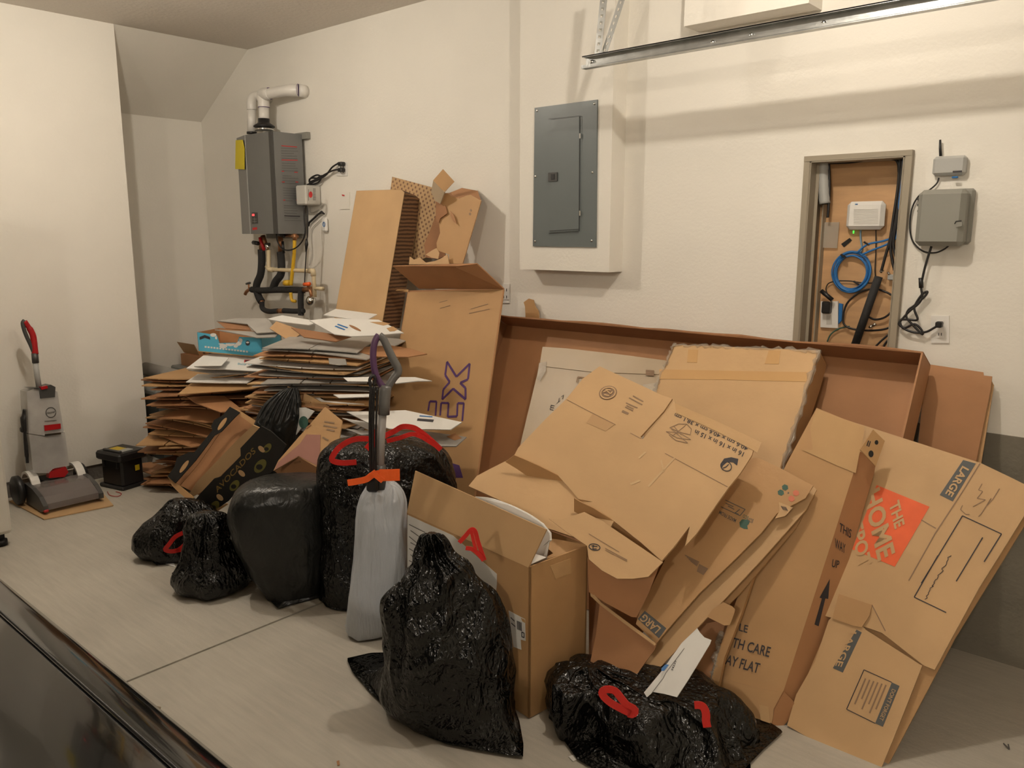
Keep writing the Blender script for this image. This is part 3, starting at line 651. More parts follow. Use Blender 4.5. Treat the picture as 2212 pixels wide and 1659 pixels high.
# ================================================================== BINS AND BOXES IN THE ALCOVE
T = thing('storage_bin', 'dark grey green plastic bin with a pale rim behind the left wall', 'bin', (-5.72, -.5, 0))
def bucket(x0, y0_, x1, y1, z, tp=.03):
    return MB().add([(x0+tp, y0_+tp, 0), (x1-tp, y0_+tp, 0), (x1-tp, y1-tp, 0), (x0+tp, y1-tp, 0), (x0, y0_, z), (x1, y0_, z), (x1, y1, z), (x0, y1, z)], [(0, 1, 2, 3), (4, 7, 6, 5), (0, 4, 5, 1), (1, 5, 6, 2), (2, 6, 7, 3), (3, 7, 4, 0)])
bucket(-5.98, -.80, -5.36, -.42, .50, .03).build('body', 'bin', T)
MB().mm((-5.99, -.82, .47), (-5.34, -.40, .51), bev=.01).build('rim', 'binlid', T)
T = thing('storage_tote', 'grey storage tote behind the bin in the wall recess', 'bin', (-5.7, -.2, 0))
bucket(-5.98, -.38, -5.2, -.03, .53, .03).build('body', 'bin', T); MB().mm((-5.99, -.39, .52), (-5.19, -.02, .57), bev=.01).build('lid', 'binlid', T)
tag(MB().cyl((-5.95, -.60, .57), (-5.45, -.58, .56), .05, 20).build('paper_roll', 'greyboard'), 'pale grey roll lying across the bin behind the left wall', 'roll')
def open_box(name, label, m, c, d, rz, flaps=True, h=None):
    T = thing(name, label, 'cardboard box', c); t = .006; x, y, z = d; R = Matrix.Rotation(rz, 3, 'Z'); c = Vector(c)
    mb = MB()
    for s_ in (-1, 1):
        mb.box(c+R@Vector((s_*(x/2-t/2), 0, z/2)), (t, y, z), rz); mb.box(c+R@Vector((0, s_*(y/2-t/2), z/2)), (x-2*t, t, z), rz)
    mb.box(c+Vector((0, 0, t/2)), (x, y, t), rz); mb.build('body', m, T)
    return T, R
T, R = open_box('open_carton', 'small open brown carton on the tote against the alcove wall', 'kraft3', (-5.62, -.2, .57), (.62, .24, .09), .05)
MB().poly([(-5.92, -.31, .665), (-5.68, -.31, .665), (-5.66, -.36, .755), (-5.94, -.35, .75)], (0, -1, .3), .005).build('flap', 'kraft', T)
MB().poly([(-5.55, -.08, .655), (-5.33, -.08, .655), (-5.33, -.05, .74), (-5.5, -.05, .80)], (0, -1, .3), .005).build('flap', 'kraft3', T)
tag(MB().tube(cat([(-5.78, -.22, .67), (-5.72, -.24, .71), (-5.66, -.2, .69), (-5.7, -.26, .73), (-5.62, -.25, .68)], 30), .012, 8).build('dark_cord', 'darkgrey'), 'dark cord bunched in the small open carton in the recess', 'cord')
tag(MB().poly([(-5.50, -.3, .60), (-5.3, -.32, .62), (-5.28, -.3, .70), (-5.47, -.28, .66)], (0, -1, .4), .01).build('film_packet', 'clear'), 'clear film packet in the clutter behind the left wall', 'packet')

# ================================================================== CARPET WASHER
mt = MB().poly([on(20, 1082, 2, .008), on(95, 1121, 2, .008), on(245, 1091, 2, .008), on(218, 1060, 2, .008), on(170, 1035, 2, .008)], (0, 0, 1), .006).build('cardboard_mat', 'kraft2')
tag(mt, 'flat cardboard piece under the carpet washer', 'cardboard')
T = thing('carpet_washer', 'upright carpet washer with a red handle and cloudy clear tanks', 'carpet washer', (-5.0, -1.58, .01))
PV_ = Plane((-5.04, 0, 0), 90, 3)
def vs_(name, m, pts, th, off=0, par=None): return sheet(name, m, par or T, PV_, pts, th, off)
fz = .010
y0, y1 = -1.735, -1.435
prof = [(-5.04, fz+.02), (-4.84, fz+.012), (-4.80, fz+.02), (-4.80, fz+.055), (-4.85, fz+.085), (-4.93, fz+.115), (-5.03, fz+.125)]
def extr(prof, ya, yb, yc=None):
    n = len(prof); a = [Vector((x, ya, z)) for x, z in prof]; b = [Vector((x, yb, z)) for x, z in prof]
    return MB().add(a+b, [tuple(range(n)), tuple(range(2*n-1, n-1, -1))]+[(i, (i+1) % n, n+(i+1) % n, n+i) for i in range(n)])
extr(prof, y0+.01, y1-.01).build('nozzle_hood', 'smoke', T)
extr([(-5.02, fz+.02), (-4.86, fz+.016), (-4.86, fz+.07), (-5.02, fz+.11)], y0+.03, y1-.03).build('brush_housing', 'greyplastic', T)
for ya, nm in ((y0-.012, 'side_trim'), (y1-.012, 'side_trim')):
    extr([(-5.06, fz+.01), (-4.84, fz+.004), (-4.79, fz+.02), (-4.79, fz+.05), (-4.85, fz+.09), (-4.95, fz+.12), (-5.06, fz+.13)], ya, ya+.024).build(nm, 'darkgrey', T)
MB().box((-4.795, y0+.0, fz+.02), (.02, .026, .016), bev=.004).build('red_corner', 'red', T)
MB().lathe((-4.862, -1.575, fz+.082), [(.012, 0), (.010, .004)], 14, (.5, 0, .8)).build('red_badge', 'red', T)
for yy in (-1.775, -1.425):
    MB().lathe((-5.10, yy-.02, fz+.085), [(.07, 0), (.085, .008), (.085, .034), (.07, .042)], 28, (0, 1, 0)).build('wheel', 'black', T)
for yy in (-1.725, -1.475):
    pr = [(-5.10+.10*cos(a), fz+.085+.10*sin(a)) for a in [radians(q) for q in range(-20, 150, 14)]]
    pi_ = [(-5.10+.085*cos(a), fz+.085+.085*sin(a)) for a in [radians(q) for q in range(149, -21, -14)]]
    extr(pr+pi_, yy, yy+.045).build('fender', 'white', T)
MB().box((-5.10, -1.58, fz+.07), (.16, .18, .11), bev=.02).build('motor_base', 'black', T)
vs_('red_latch', 'red', [(108, 1020), (142, 1008), (148, 1020), (140, 1030), (106, 1033)], .05, .03); vs_('red_foot', 'redink', [(122, 1040), (142, 1036), (148, 1047), (118, 1052)], .03, .05)
t2 = vs_('dirty_tank', 'clear', [(63, 938), (100, 944), (140, 934), (150, 1006), (115, 1012), (105, 1022), (72, 1022)], .12, .02)
MB().poly(px_pts(PV_, [(72, 945), (136, 940), (143, 1000), (80, 1008)], -.03), PV_.n, .05).build('water', mat('grey water', (.30, .285, .27), .3, var=.3, vscale=9), t2)
t1 = vs_('clean_tank', 'clear', [(58, 846), (72, 840), (124, 846), (135, 915), (138, 932), (100, 942), (62, 936)], .11, .01)
vs_('inner_tank', 'whitegrey', [(62, 866), (118, 868), (128, 908), (130, 930), (66, 930)], .07, -.01, t1)
decal('round_logo', 'darkgrey', t1, PV_, [[*circ(110, 891, 11.5, 11.5, 22), circ(110, 891, 11.5, 11.5, 22)[0], *circ(110, 891, 10, 10, 22)[::-1]]], .013)
text('logo_lettering', 'Hoover', 'darkgrey', t1, PV_, (101, 895), (119, 892), (101, 889), .01, off=.013)
strokes('logo_line', 'greyink', t1, PV_, [[(96, 910), (122, 908)]], .004, .013)
vs_('red_label', 'red', [(96, 919), (131, 915), (132, 926), (97, 931)], .008, .022); vs_('chrome_strip', 'chrome', [(97, 938), (132, 934), (132, 938), (97, 942)], .006, .028)
vs_('top_grip', 'darkgrey', [(62, 838), (85, 840), (88, 861), (119, 858), (120, 836), (110, 831), (88, 838)], .09, .02); vs_('red_button', 'red', [(88, 836), (102, 833), (104, 839), (90, 842)], .03, .03)
MB().tube([PV_.at(85, 842, -.03), PV_.at(80, 810, -.03), PV_.at(76.5, 783, -.03)], .015, 16).build('pole', 'lightgrey', T)
MB().tube([PV_.at(76.8, 784, -.03), PV_.at(75, 763, -.03)], .018, 16).build('pole_collar', 'darkgrey', T)
hp = [(76, 765), (74, 748), (72, 728), (67, 715), (60, 704), (53, 694)]
MB().tube(cat([PV_.at(x, y, -.03) for x, y in hp], 20), [.018]*6+[.017]*8+[.014]*6, 14).build('handle_grip', 'red', T)
MB().tube(cat([PV_.at(x, y, -.03) for x, y in [(73, 762), (66, 745), (58, 728), (52, 712), (49, 698), (53, 692)]], 20), .011, 12).build('handle_back', 'darkgrey', T)
MB().tube(cat([PV_.at(x, y, -.04) for x, y in [(54, 884), (52, 905), (55, 930), (56, 950), (58, 980), (59, 1000)]], 24), [.012]*4+[.020]*6+[.013]*10+[.008]*4, 12).build('cord_hook', 'black', T)
MB().box(PV_.at(50, 928, -.05), (.03, .03, .03), bev=.006).build('hook_peg', 'black', T)

# ================================================================== BLACK TOOL CASE
T = thing('tool_case', 'small black plastic tool case with a yellow topped lid by the left wall', 'tool case', (-5.03, -1.20, 0))
R = Matrix.Rotation(radians(12), 3, 'Z')
a = Vector((-5.126, -1.295, 0)); ex = Vector((.195, .045, 0)); ey = Vector((-.045, .155, 0)); c = a+ex/2+ey/2; rz = math.atan2(ex.y, ex.x)
bev = .01
MB().box(c+Vector((0, 0, .012)), (.225, .185, .022), rz, bev=.006).build('foot', 'black', T)
MB().box(c+Vector((0, 0, .10)), (.195, .155, .17), rz, bev=.012).build('body', 'black', T)
MB().box(c+Vector((0, 0, .205)), (.235, .20, .055), rz, bev=.012).build('lid', 'black', T)
R = Matrix.Rotation(rz, 3, 'Z')
MB().box(c+R@Vector((-.02, -.01, .234)), (.10, .07, .006), rz, bev=.002).build('yellow_label', 'toolyellow', T)
MB().box(c+R@Vector((.05, -.01, .234)), (.05, .08, .008), rz, bev=.002).build('clear_window', 'lightgrey', T)
MB().box(c+R@Vector((0, -.06, .238)), (.16, .02, .012), rz, bev=.003).build('lid_handle', 'darkgrey', T)
for s_ in (-.06, .06): MB().box(c+R@Vector((s_, -.082, .16)), (.02, .014, .05), rz, bev=.003).build('latch', 'black', T)
MB().box(c+R@Vector((.1, .03, .12)), (.004, .03, .035), rz, bev=.001).build('sticker', 'toolyellow', T)
tag(MB().tube(cat([on(232, 1062, 2, .004), on(238, 1070, 2, .004), on(255, 1072, 2, .004), on(262, 1066, 2, .004), on(250, 1062, 2, .004)], 24), .002, 6).build('string_loop', 'redink'), 'thin dark string loop on the floor before the tool case', 'string')
tag(MB().poly([on(312, 1046, 2, .004), on(335, 1040, 2, .004), on(322, 1036, 2, .004)], (0, 0, 1), .002).build('paper_scrap', 'paper'), 'small white paper scrap on the floor right of the tool case', 'paper')
# ================================================================== FREEZER
T = thing('freezer', 'white upright appliance edge at the far left of the floor', 'freezer', (-4.84, -2.36, 0))
MB().mm((-5.26, -2.70, .06), (-4.47, -2.0, 1.72), bev=.012).build('cabinet', 'fridge', T)
MB().mm((-4.52, -2.68, .075), (-4.44, -2.01, 1.70), bev=.012).build('door', 'fridge', T)
MB().mm((-5.2, -2.7, .018), (-4.5, -2.03, .07)).build('plinth', 'black', T)
for yy in (-2.05, -2.65): MB().lathe((-4.50, yy, 0), [(.03, 0), (.03, .03)], 14).build('foot', 'black', T)

# ================================================================== BLACK CAR
T = thing('car', 'glossy black car in the lower left corner with its side crease catching light', 'car', (-2.6, -3.62, 0))
CY0 = -3.62
def csec(x):
    # half profile (distance from the middle line, height)
    k = max(0, (x+.80)/.45); nose = max(0, min(1, k))
    tp = .03*nose+.10*nose**4; dz = -.02*nose-.10*nose**5
    return [(.80-tp, .22), (.87-tp, .34), (.885-tp, .55), (.875-tp, .70), (.87-tp, .77+dz*.4), (.858-tp, .825+dz*.7), (.838-tp, .862+dz), (.812-tp, .888+dz), (.782-tp, .903+dz), (.765-tp, .909+dz), (.757-tp, .9095+dz), (.748-tp, .915+dz), (.66-tp, .952+dz), (.60-tp, .972+dz), (.52-tp, .984+dz), (.35, .995+dz), (.15, 1.0+dz), (0, 1.0+dz)]
xs = [-4.36, -4.2, -3.8, -3.4, -3.0, -2.6, -2.3, -2.0, -1.8, -1.6, -1.45, -1.3, -1.15, -1.0, -.9, -.8, -.7, -.6, -.52, -.45, -.39, -.36]
vsx = []; n = 0
for x in xs:
    pr = csec(x); q = [Vector((x, CY0+a, z)) for a, z in pr]+[Vector((x, CY0-a, z)) for a, z in pr[-2::-1]]; n = len(q); vsx += q
fs = [(i*n+k, i*n+k+1, (i+1)*n+k+1, (i+1)*n+k) for i in range(len(xs)-1) for k in range(n-1)]+[tuple(range(n)), tuple((len(xs)-1)*n+k for k in range(n-1, -1, -1))]+[(i*n, (i+1)*n, (i+1)*n+n-1, i*n+n-1) for i in range(len(xs)-1)]
MB().add(vsx, fs, True).build('body', 'carpaint', T)
cab = [(-1.95, .985, .62), (-2.55, 1.30, .50), (-3.5, 1.32, .50), (-4.1, 1.0, .60)]
va = []
for x, z, hw in cab: va += [(x, CY0-hw-.12*(z < 1.2), z-.02), (x, CY0+hw+.12*(z < 1.2), z-.02)]
MB().add([Vector(v) for v in va]+[Vector((-1.95, CY0-.7, .9)), Vector((-1.95, CY0+.7, .9)), Vector((-4.1, CY0-.7, .9)), Vector((-4.1, CY0+.7, .9))],
         [(0, 1, 3, 2), (2, 3, 5, 4), (4, 5, 7, 6), (0, 2, 4, 6, 10, 8), (1, 9, 11, 7, 5, 3), (8, 9, 1, 0), (6, 7, 11, 10), (8, 10, 11, 9)]).build('windows', 'glass', T)
MB().poly([(-2.5, CY0-.5, 1.30), (-2.5, CY0+.5, 1.30), (-3.5, CY0+.5, 1.32), (-3.5, CY0-.5, 1.32)], (0, 0, 1), .03).build('roof', 'carpaint', T)
for x in (-1.25, -3.75):
    for s_ in (-1, 1): MB().lathe((x, CY0+s_*.70, .33), [(.20, 0), (.32, .02), (.33, .10), (.33, .14), (.25, .17), (.18, .15)], 32, (0, s_, 0)).build('wheel', 'tyre', T)
sm = MB()
q = [on(x, y, 2, z) for x, y, z in ((247, 1529, .902), (262, 1527, .896), (285, 1525, .885), (320, 1526, .868), (345, 1529, .85))]
sm.tube(cat(q, 16), .0022, 8).build('bumper_seam', 'frame', T)
tr = [Vector((x, CY0+csec(x)[10][0], csec(x)[10][1]+.004)) for x in xs[6:]]
MB().tube(tr, .002, 8).build('hood_seam', 'black', T)
MB().mm((-.40, CY0-.5, .45), (-.345, CY0+.5, .66)).build('grille', 'black', T)
for s_ in (-1, 1): MB().box((-.43, CY0+s_*.62, .66), (.10, .22, .09), bev=.03).build('headlight', 'glass', T)
# ================================================================== STACKS OF FLATTENED CARTONS
def z3(x, y): return (300+x/2.989, 640+y/2.989)
def z5(x, y): return (300+x/4.878, 720+y/4.878)
def z6(x, y): return (560+x/5.821, 660+y/5.821)
def field_sheet(name, m, cx, cy, w, d, rz, zf, th=.007, notch=(), nx=14, ny=8):
    """a flattened carton lying in a stack: grid with flap slits, bent to the height field zf(x, y)"""
    ca, sa = cos(rz), sin(rz); top = []; us = [i/nx for i in range(nx+1)]; vv = [j/ny for j in range(ny+1)]
    for sx in notch:                       # make thin columns for slits
        us += [max(0, sx-.006), min(1, sx+.006)]
    us = sorted(set(us)); ds = [.3, .7]; vv = sorted(set(vv+ds)); a, b = len(us), len(vv)
    for u in us:
        for v in vv:
            x = (u-.5)*w; y = (v-.5)*d; X = cx+x*ca-y*sa; Y = cy+x*sa+y*ca; top.append(Vector((X, Y, zf(X, Y)))) 
    keep = {}
    for i in range(a-1):
        for j in range(b-1):
            um = (us[i]+us[i+1])/2; vm = (vv[j]+vv[j+1])/2
            keep[i, j] = not (any(abs(um-s_) < .006 for s_ in notch) and (vm < .3 or vm > .7))
    n = len(top); vs = top+[p-Vector((0, 0, th)) for p in top]; fs = []
    for (i, j), k in keep.items():
        if not k: continue
        q = (i*b+j, (i+1)*b+j, (i+1)*b+j+1, i*b+j+1); fs.append(q); fs.append(tuple(n+t for t in q[::-1]))
        for (di, dj), (s0, s1) in (((-1, 0), (q[3], q[0])), ((1, 0), (q[1], q[2])), ((0, -1), (q[0], q[1])), ((0, 1), (q[2], q[3]))):
            if not keep.get((i+di, j+dj), False): fs.append((s0, s0+n, s1+n, s1))
    used = sorted({i for f in fs for i in f}); mp = {i: k for k, i in enumerate(used)}
    return MB().add([vs[i] for i in used], [tuple(mp[i] for i in f) for f in fs]).build(name, m)
random.seed(21)
LSg = 'flattened cartons in the left stack'; RSg = 'flattened cartons in the right stack'
# ---- left stack, on the floor in front of the wall recess
NL = 34; z = .012
for k in range(NL):
    t = k/(NL-1)
    cx = -4.62+.10*t+random.uniform(-.05, .05)-(.16 if k < 4 else 0); cy = -.72-.05*t+random.uniform(-.04, .04); rz = radians(22)+random.uniform(-.16, .16)+.25*sin(k*.5)
    w_ = random.uniform(.62, .84); d_ = random.uniform(.44, .56)
    wave = .030*sin(k*.42+1); tx = .02+.04*sin(k*.23); ty = .05+.05*sin(k*.3+2)
    if k < 3: tx = ty = 0; wave = 0
    zf = lambda X, Y, z=z, tx=tx, ty=ty, wave=wave: max(z+tx*(X+4.6)+ty*(Y+.7)+wave*((X+4.6)**2)/.16, .010+.0085*(z/.03 if z < .04 else 1.4))
    mm_ = random.choice(['kraft3', 'kraft', 'kraft3', 'inner', 'kraft'])
    o = field_sheet('flattened_carton', mm_, cx, cy, w_, d_, rz, zf, .006, random.choice([(.3, .52, .8), (.27, .5), (.5,), (.22, .48, .72)]))
    if k < 3: lb = 'brown flattened carton on the floor under the left stack, corner poking out left'
    elif k < 20: lb = 'brown flattened carton in the lower half of the left stack'
    else: lb = 'brown flattened carton in the upper half of the left stack'
    tag(o, lb, 'flattened carton', LSg)
    z += .0225 if k > 2 else .011
ZL = z
# ---- carton and filled bag that carry the right stack
T, R = open_box('carton', 'brown taped carton under the front of the right stack of cartons', 'kraft3', (-3.66, -.44, 0), (.62, .46, .40), .30)
MB().box((-3.66, -.44, .402), (.62, .46, .006), .30).build('lid', 'kraft3', T)
# ---- right stack
NR = 36; z = .43; RW = ['whiteboard', 'kraft', 'kraft3', 'greyboard', 'kraft', 'whiteboard', 'inner', 'kraft', 'greyboard', 'kraft2']
for k in range(NR):
    t = k/(NR-1)
    cx = -3.58+random.uniform(-.05, .05)+.08*t; cy = -.72+random.uniform(-.035, .035); rz = radians(30)+random.uniform(-.14, .14)+.18*sin(k*.35+.5)
    w_ = random.uniform(.60, .78)-.10*t; d_ = random.uniform(.42, .55)-.06*t
    tx = -.05-.05*sin(k*.17+.6); ty = .03+.04*sin(k*.25)
    zf = lambda X, Y, z=z, tx=tx, ty=ty, k=k: z+tx*(X+3.6)+ty*(Y+.6)+.010*sin(k*.5)*sin(X*6)
    mm_ = random.choice(RW)
    o = field_sheet('flattened_carton', mm_, cx, cy, w_, d_, rz, zf, .005, random.choice([(.3, .52, .8), (.27, .5), (.5,), ()]))
    cn = {'whiteboard': 'white', 'greyboard': 'grey printed', 'kraft': 'brown', 'kraft2': 'pale brown', 'kraft3': 'reddish brown', 'inner': 'dark brown'}[mm_]
    tag(o, '%s flattened carton in the %s of the right stack' % (cn, 'lower half' if t < .5 else 'upper half'), 'flattened carton', RSg)
    z += .0165
# ---- sheets that show in the photograph one by one
def hero(label, m, ref, dep, pts, az=40, el=70, th=.005, conv=z3, name='flattened_carton', group=None, extra=None):
    P = Plane(on(*conv(*ref), 1, dep), az, el)
    o = sheet(name, m, None, P, [conv(*q) for q in pts], th); tag(o, label, 'flattened carton', group)
    return o, P
hero('brown flattened carton spread widest at the left under the white sheets', 'kraft', (480, 500), -.86, [(215, 512), (470, 412), (700, 430), (650, 520), (480, 582)], 20, 76, conv=z5)
hero('brown flattened carton with its front corner low under the baby wipes sheets', 'kraft', (800, 580), -.98, [(405, 642), (545, 528), (1100, 505), (1485, 455), (1400, 530), (1200, 580), (1000, 600)], 20, 78, conv=z5)
hero('brown flattened carton hanging down at the middle front of the left stack', 'kraft3', (700, 720), -1.02, [(480, 650), (900, 660), (1060, 780), (1250, 740), (1200, 800), (860, 830), (600, 735)], 20, 76, conv=z5)
hero('brown carton sheet with a raised edge halfway down the left stack', 'kraft3', (500, 850), -1.03, [(212, 892), (500, 760), (860, 820), (850, 930), (700, 940), (480, 905)], 15, 74, conv=z5)
hero('brown carton sheet fanned out low at the left stack', 'kraft3', (480, 1130), -1.04, [(262, 1090), (420, 1075), (720, 1110), (640, 1180), (560, 1200), (420, 1160)], 15, 74, conv=z5)
hero('thin brown carton sheet curling outward near the bottom of the left stack', 'kraft', (330, 1240), -1.03, [(170, 1200), (260, 1190), (420, 1230), (560, 1270), (430, 1290), (300, 1250)], 15, 76, conv=z5)
hero('brown carton lying lowest beside the tool case', 'kraft3', (180, 1440), -1.02, [(0, 1372), (120, 1355), (300, 1400), (480, 1540), (340, 1610), (180, 1500), (0, 1440)], 15, 80, conv=z5)
hero('white flattened carton with blue printing second from the top of the left stack', 'whiteboard', (800, 480), -.95, [(495, 512), (620, 428), (1260, 436), (1140, 524), (800, 520)], 25, 70, conv=z5)
hero('grey edged flattened carton just under the baby wipes carton', 'greyboard', (900, 410), -.93, [(520, 385), (800, 350), (1440, 395), (1330, 428), (800, 425)], 25, 72, conv=z5)
o, P = hero('white flattened carton with a dark label bar lettered Baby Wipes', 'whiteboard', (900, 330), -.92, [(500, 370), (680, 232), (800, 205), (1480, 270), (1390, 408), (900, 378)], 30, 66, conv=z5)
decal('label_bar', 'redink', o, P, [[z5(1112, 278), z5(1252, 284), z5(1246, 312), z5(1108, 304)]]); decal('label_top', 'ink', o, P, [[z5(1120, 284), z5(1244, 289), z5(1240, 302), z5(1118, 297)]], .0022)
text('lettering', 'Baby Wipes', mat('teal print', (.22, .42, .50), .5), o, P, z5(1040, 336), z5(1272, 348), z5(1044, 310), .015)
MB().poly([P.at(*z5(x, y), h) for x, y, h in ((580, 345, .008), (690, 238, .004), (948, 256, .03), (868, 342, .035))], P.n, .004).build('flap', 'whiteboard', o)
# blue box on top of the left stack
PBx = Plane(on(500, 760, 1, -.86), 28, 4)
T = thing('blue_tray', 'sky blue printed tray box with white puffs on top of the left stack', 'tray box', PBx.at(500, 762))
fr = [z3(375, 232), z3(500, 250), z3(518, 302), z3(635, 300), z3(648, 262), z3(790, 268), z3(802, 392), z3(386, 352)]
sheet('front_panel', 'blue', T, PBx, fr, .006)
A = PBx.at(*z3(790, 268)); B = PBx.at(*z3(802, 392)); A2 = PBx.at(*z3(375, 232)); B2 = PBx.at(*z3(386, 352))
bk = Vector((-.42, .80, 0)).normalized()*.24
bk = Vector((-nrm(28, 0).x, -nrm(28, 0).y, 0))*.22
MB().poly([A, B, B+bk, A+bk], (A2-A)*-1, .006).build('side_panel', 'blue', T)
MB().poly([A2, B2, B2+bk, A2+bk], (A-A2)*-1, .006).build('side_panel', 'kraft3', T)
MB().poly([A+bk, B+bk, B2+bk, A2+bk], nrm(28, 4), .006).build('back_panel', 'kraft3', T)
MB().poly([B, B2, B2+bk, B+bk], (0, 0, 1), .006).build('bottom_panel', 'kraft', T)
for c in ((545, 322, 26, 14), (590, 305, 30, 18), (640, 300, 24, 20), (655, 285, 14, 14), (500, 268, 8, 10), (480, 250, 20, 12), (625, 322, 14, 10), (530, 305, 16, 9)):
    decal('white_puff', 'whiteboard', T, PBx, [[z3(*q) for q in circ(*c, 12) if not (505 < q[0] < 648 and q[1] < 302)]])
decal('banner', 'ink', T, PBx, [[z3(392, 262), z3(425, 250), z3(458, 262), z3(460, 280), z3(425, 268), z3(392, 280)]], .002)
decal('round_seal', 'ink', T, PBx, [[z3(*q) for q in circ(702, 302, 14, 16, 16)]], .002); decal('seal_band', 'whiteboard', T, PBx, [[z3(*q) for q in circ(702, 298, 10, 6, 12)]], .003)
strokes('white_lettering', 'whiteboard', T, PBx, [[z3(425+i*19, 326+i*2.2), z3(438+i*19, 327+i*2.2)] for i in range(15)], .010)
hero('white and grey flattened carton with a dark peaked opening on the blue tray', 'greyboard', (640, 160), -.84, [(500, 158), (640, 142), (830, 142), (900, 228), (760, 236), (700, 178)], 30, 68)
hero('thin grey carton sheet bending down over the blue tray', 'greyboard', (650, 228), -.88, [(490, 215), (620, 222), (905, 236), (880, 262), (760, 266), (690, 250)], 30, 72)
hero('brown inner carton flap under the peaked sheet on the blue tray', 'inner', (620, 190), -.86, [(504, 162), (700, 180), (725, 218), (560, 208)], 30, 40)
# right stack
o, P = hero('long white flattened carton with a hand slot on top of the right stack', 'whiteboard', (1100, 280), -.74, [(630, 185), (900, 158), (1500, 178), (1815, 342), (1400, 378), (1155, 386), (945, 360)], 20, 62, conv=z6)
decal('hand_slot', 'inner', o, P, [[z6(*q) for q in circ(1205, 282, 84, 15, 20, .46)]]); strokes('blue_printing', 'bluecable', o, P, [[z6(955, 258), z6(1075, 305)], [z6(985, 235), z6(1110, 280)]], .008)
decal('torn_patch', 'kraft', o, P, [[z6(1390, 205), z6(1560, 205), z6(1650, 230), z6(1560, 250), z6(1480, 232)], [z6(1600, 285), z6(1680, 262), z6(1740, 300), z6(1700, 320), z6(1640, 325)]])
hero('white carton sheet lying highest at the back of the right stack', 'whiteboard', (1150, 120), -.50, [(805, 118), (960, 42), (1482, 108), (1350, 184), (1100, 160)], 20, 66, conv=z6)
hero('white carton flap rising at the left top of the right stack', 'whiteboard', (400, 180), -.72, [(98, 168), (285, 122), (660, 185), (700, 220), (620, 244), (300, 205)], 20, 62, conv=z6)
hero('brown carton flap hanging down below the white flap of the right stack', 'kraft', (330, 320), -.76, [(128, 285), (215, 198), (560, 318), (392, 455)], 30, 35, conv=z6)
hero('dark printed carton sheet under the top of the right stack', 'inner', (900, 420), -.80, [(400, 275), (940, 360), (1160, 388), (960, 452), (560, 395)], 25, 60, conv=z6)
hero('orange brown carton sheet sticking out right near the top of the right stack', 'kraft3', (1700, 580), -.66, [(1220, 580), (1330, 520), (1650, 500), (1900, 540), (2110, 606), (1870, 645), (1500, 640)], 10, 68, conv=z6)
hero('grey printed carton edge facing front on the right stack', 'greyboard', (1200, 700), -.86, [(870, 660), (1080, 670), (1100, 745), (1000, 752), (880, 735)], 20, 20, conv=z6)
hero('white strip of carton slanting down the left front of the right stack', 'whiteboard', (500, 900), -.84, [(188, 778), (262, 772), (600, 905), (920, 1045), (795, 1065), (470, 925)], 25, 55, conv=z6)
hero('lower white strip of carton slanting down the left front of the right stack', 'whiteboard', (600, 1080), -.88, [(218, 898), (330, 903), (820, 1195), (1320, 1238), (885, 1250), (700, 1180)], 25, 55, conv=z6)
hero('brown carton strip between the two white slanting strips', 'kraft', (560, 980), -.85, [(330, 890), (460, 930), (830, 1130), (1000, 1160), (800, 1160), (420, 960)], 25, 55, conv=z6)
hero('white carton corner pointing left behind the digging tool handle', 'whiteboard', (1200, 930), -.90, [(1055, 905), (1400, 898), (1420, 955), (1110, 952)], 15, 45, conv=z6)
hero('white carton corner sticking out right in the middle of the right stack', 'whiteboard', (1800, 930), -.72, [(1700, 900), (1960, 900), (2170, 945), (1990, 948), (1710, 978)], 10, 60, conv=z6)
hero('white carton tab pointing left at the front of the right stack', 'whiteboard', (1150, 1125), -.92, [(930, 1118), (1400, 1110), (1400, 1145), (1000, 1160)], 15, 60, conv=z6)
o, P = hero('white flattened carton with a dark label bar at the bottom right of the right stack', 'whiteboard', (1750, 800), -.80, [(1340, 745), (1540, 742), (1720, 735), (2085, 812), (2012, 860), (1620, 855), (1470, 812)], 15, 58)
decal('label_bar', 'ink', o, P, [[z3(1800, 788), z3(1905, 796), z3(1898, 812), z3(1795, 803)]]); strokes('printing', 'bluecable', o, P, [[z3(1812, 772), z3(1895, 778)]], .006)
o, P = hero('grey flattened carton with torn brown corner lowest in the right stack', 'greyboard', (1750, 910), -.80, [(1330, 855), (1480, 868), (1860, 872), (2115, 908), (2048, 968), (1880, 968), (1500, 920)], 15, 60)
decal('torn_patch', 'kraft3', o, P, [[z3(1985, 905), z3(2040, 885), z3(2085, 915), z3(2040, 930), z3(2020, 922)]])
hero('white carton sheet under the label bar carton', 'whiteboard', (1500, 830), -.84, [(1310, 785), (1480, 812), (1600, 850), (1480, 858)], 15, 60)
hero('brown box panel with a seam below the right stack', 'kraft2', (1080, 660), -.93, [(960, 580), (1060, 620), (1230, 712), (1190, 745), (1040, 705), (955, 650)], 30, 8, .01, name='box_panel')
strokes('seam', 'inner', bpy.data.objects['box_panel'], Plane(on(*z3(1080, 660), 1, -.93), 30, 8), [[z3(1062, 618), z3(1050, 705)]], .006)
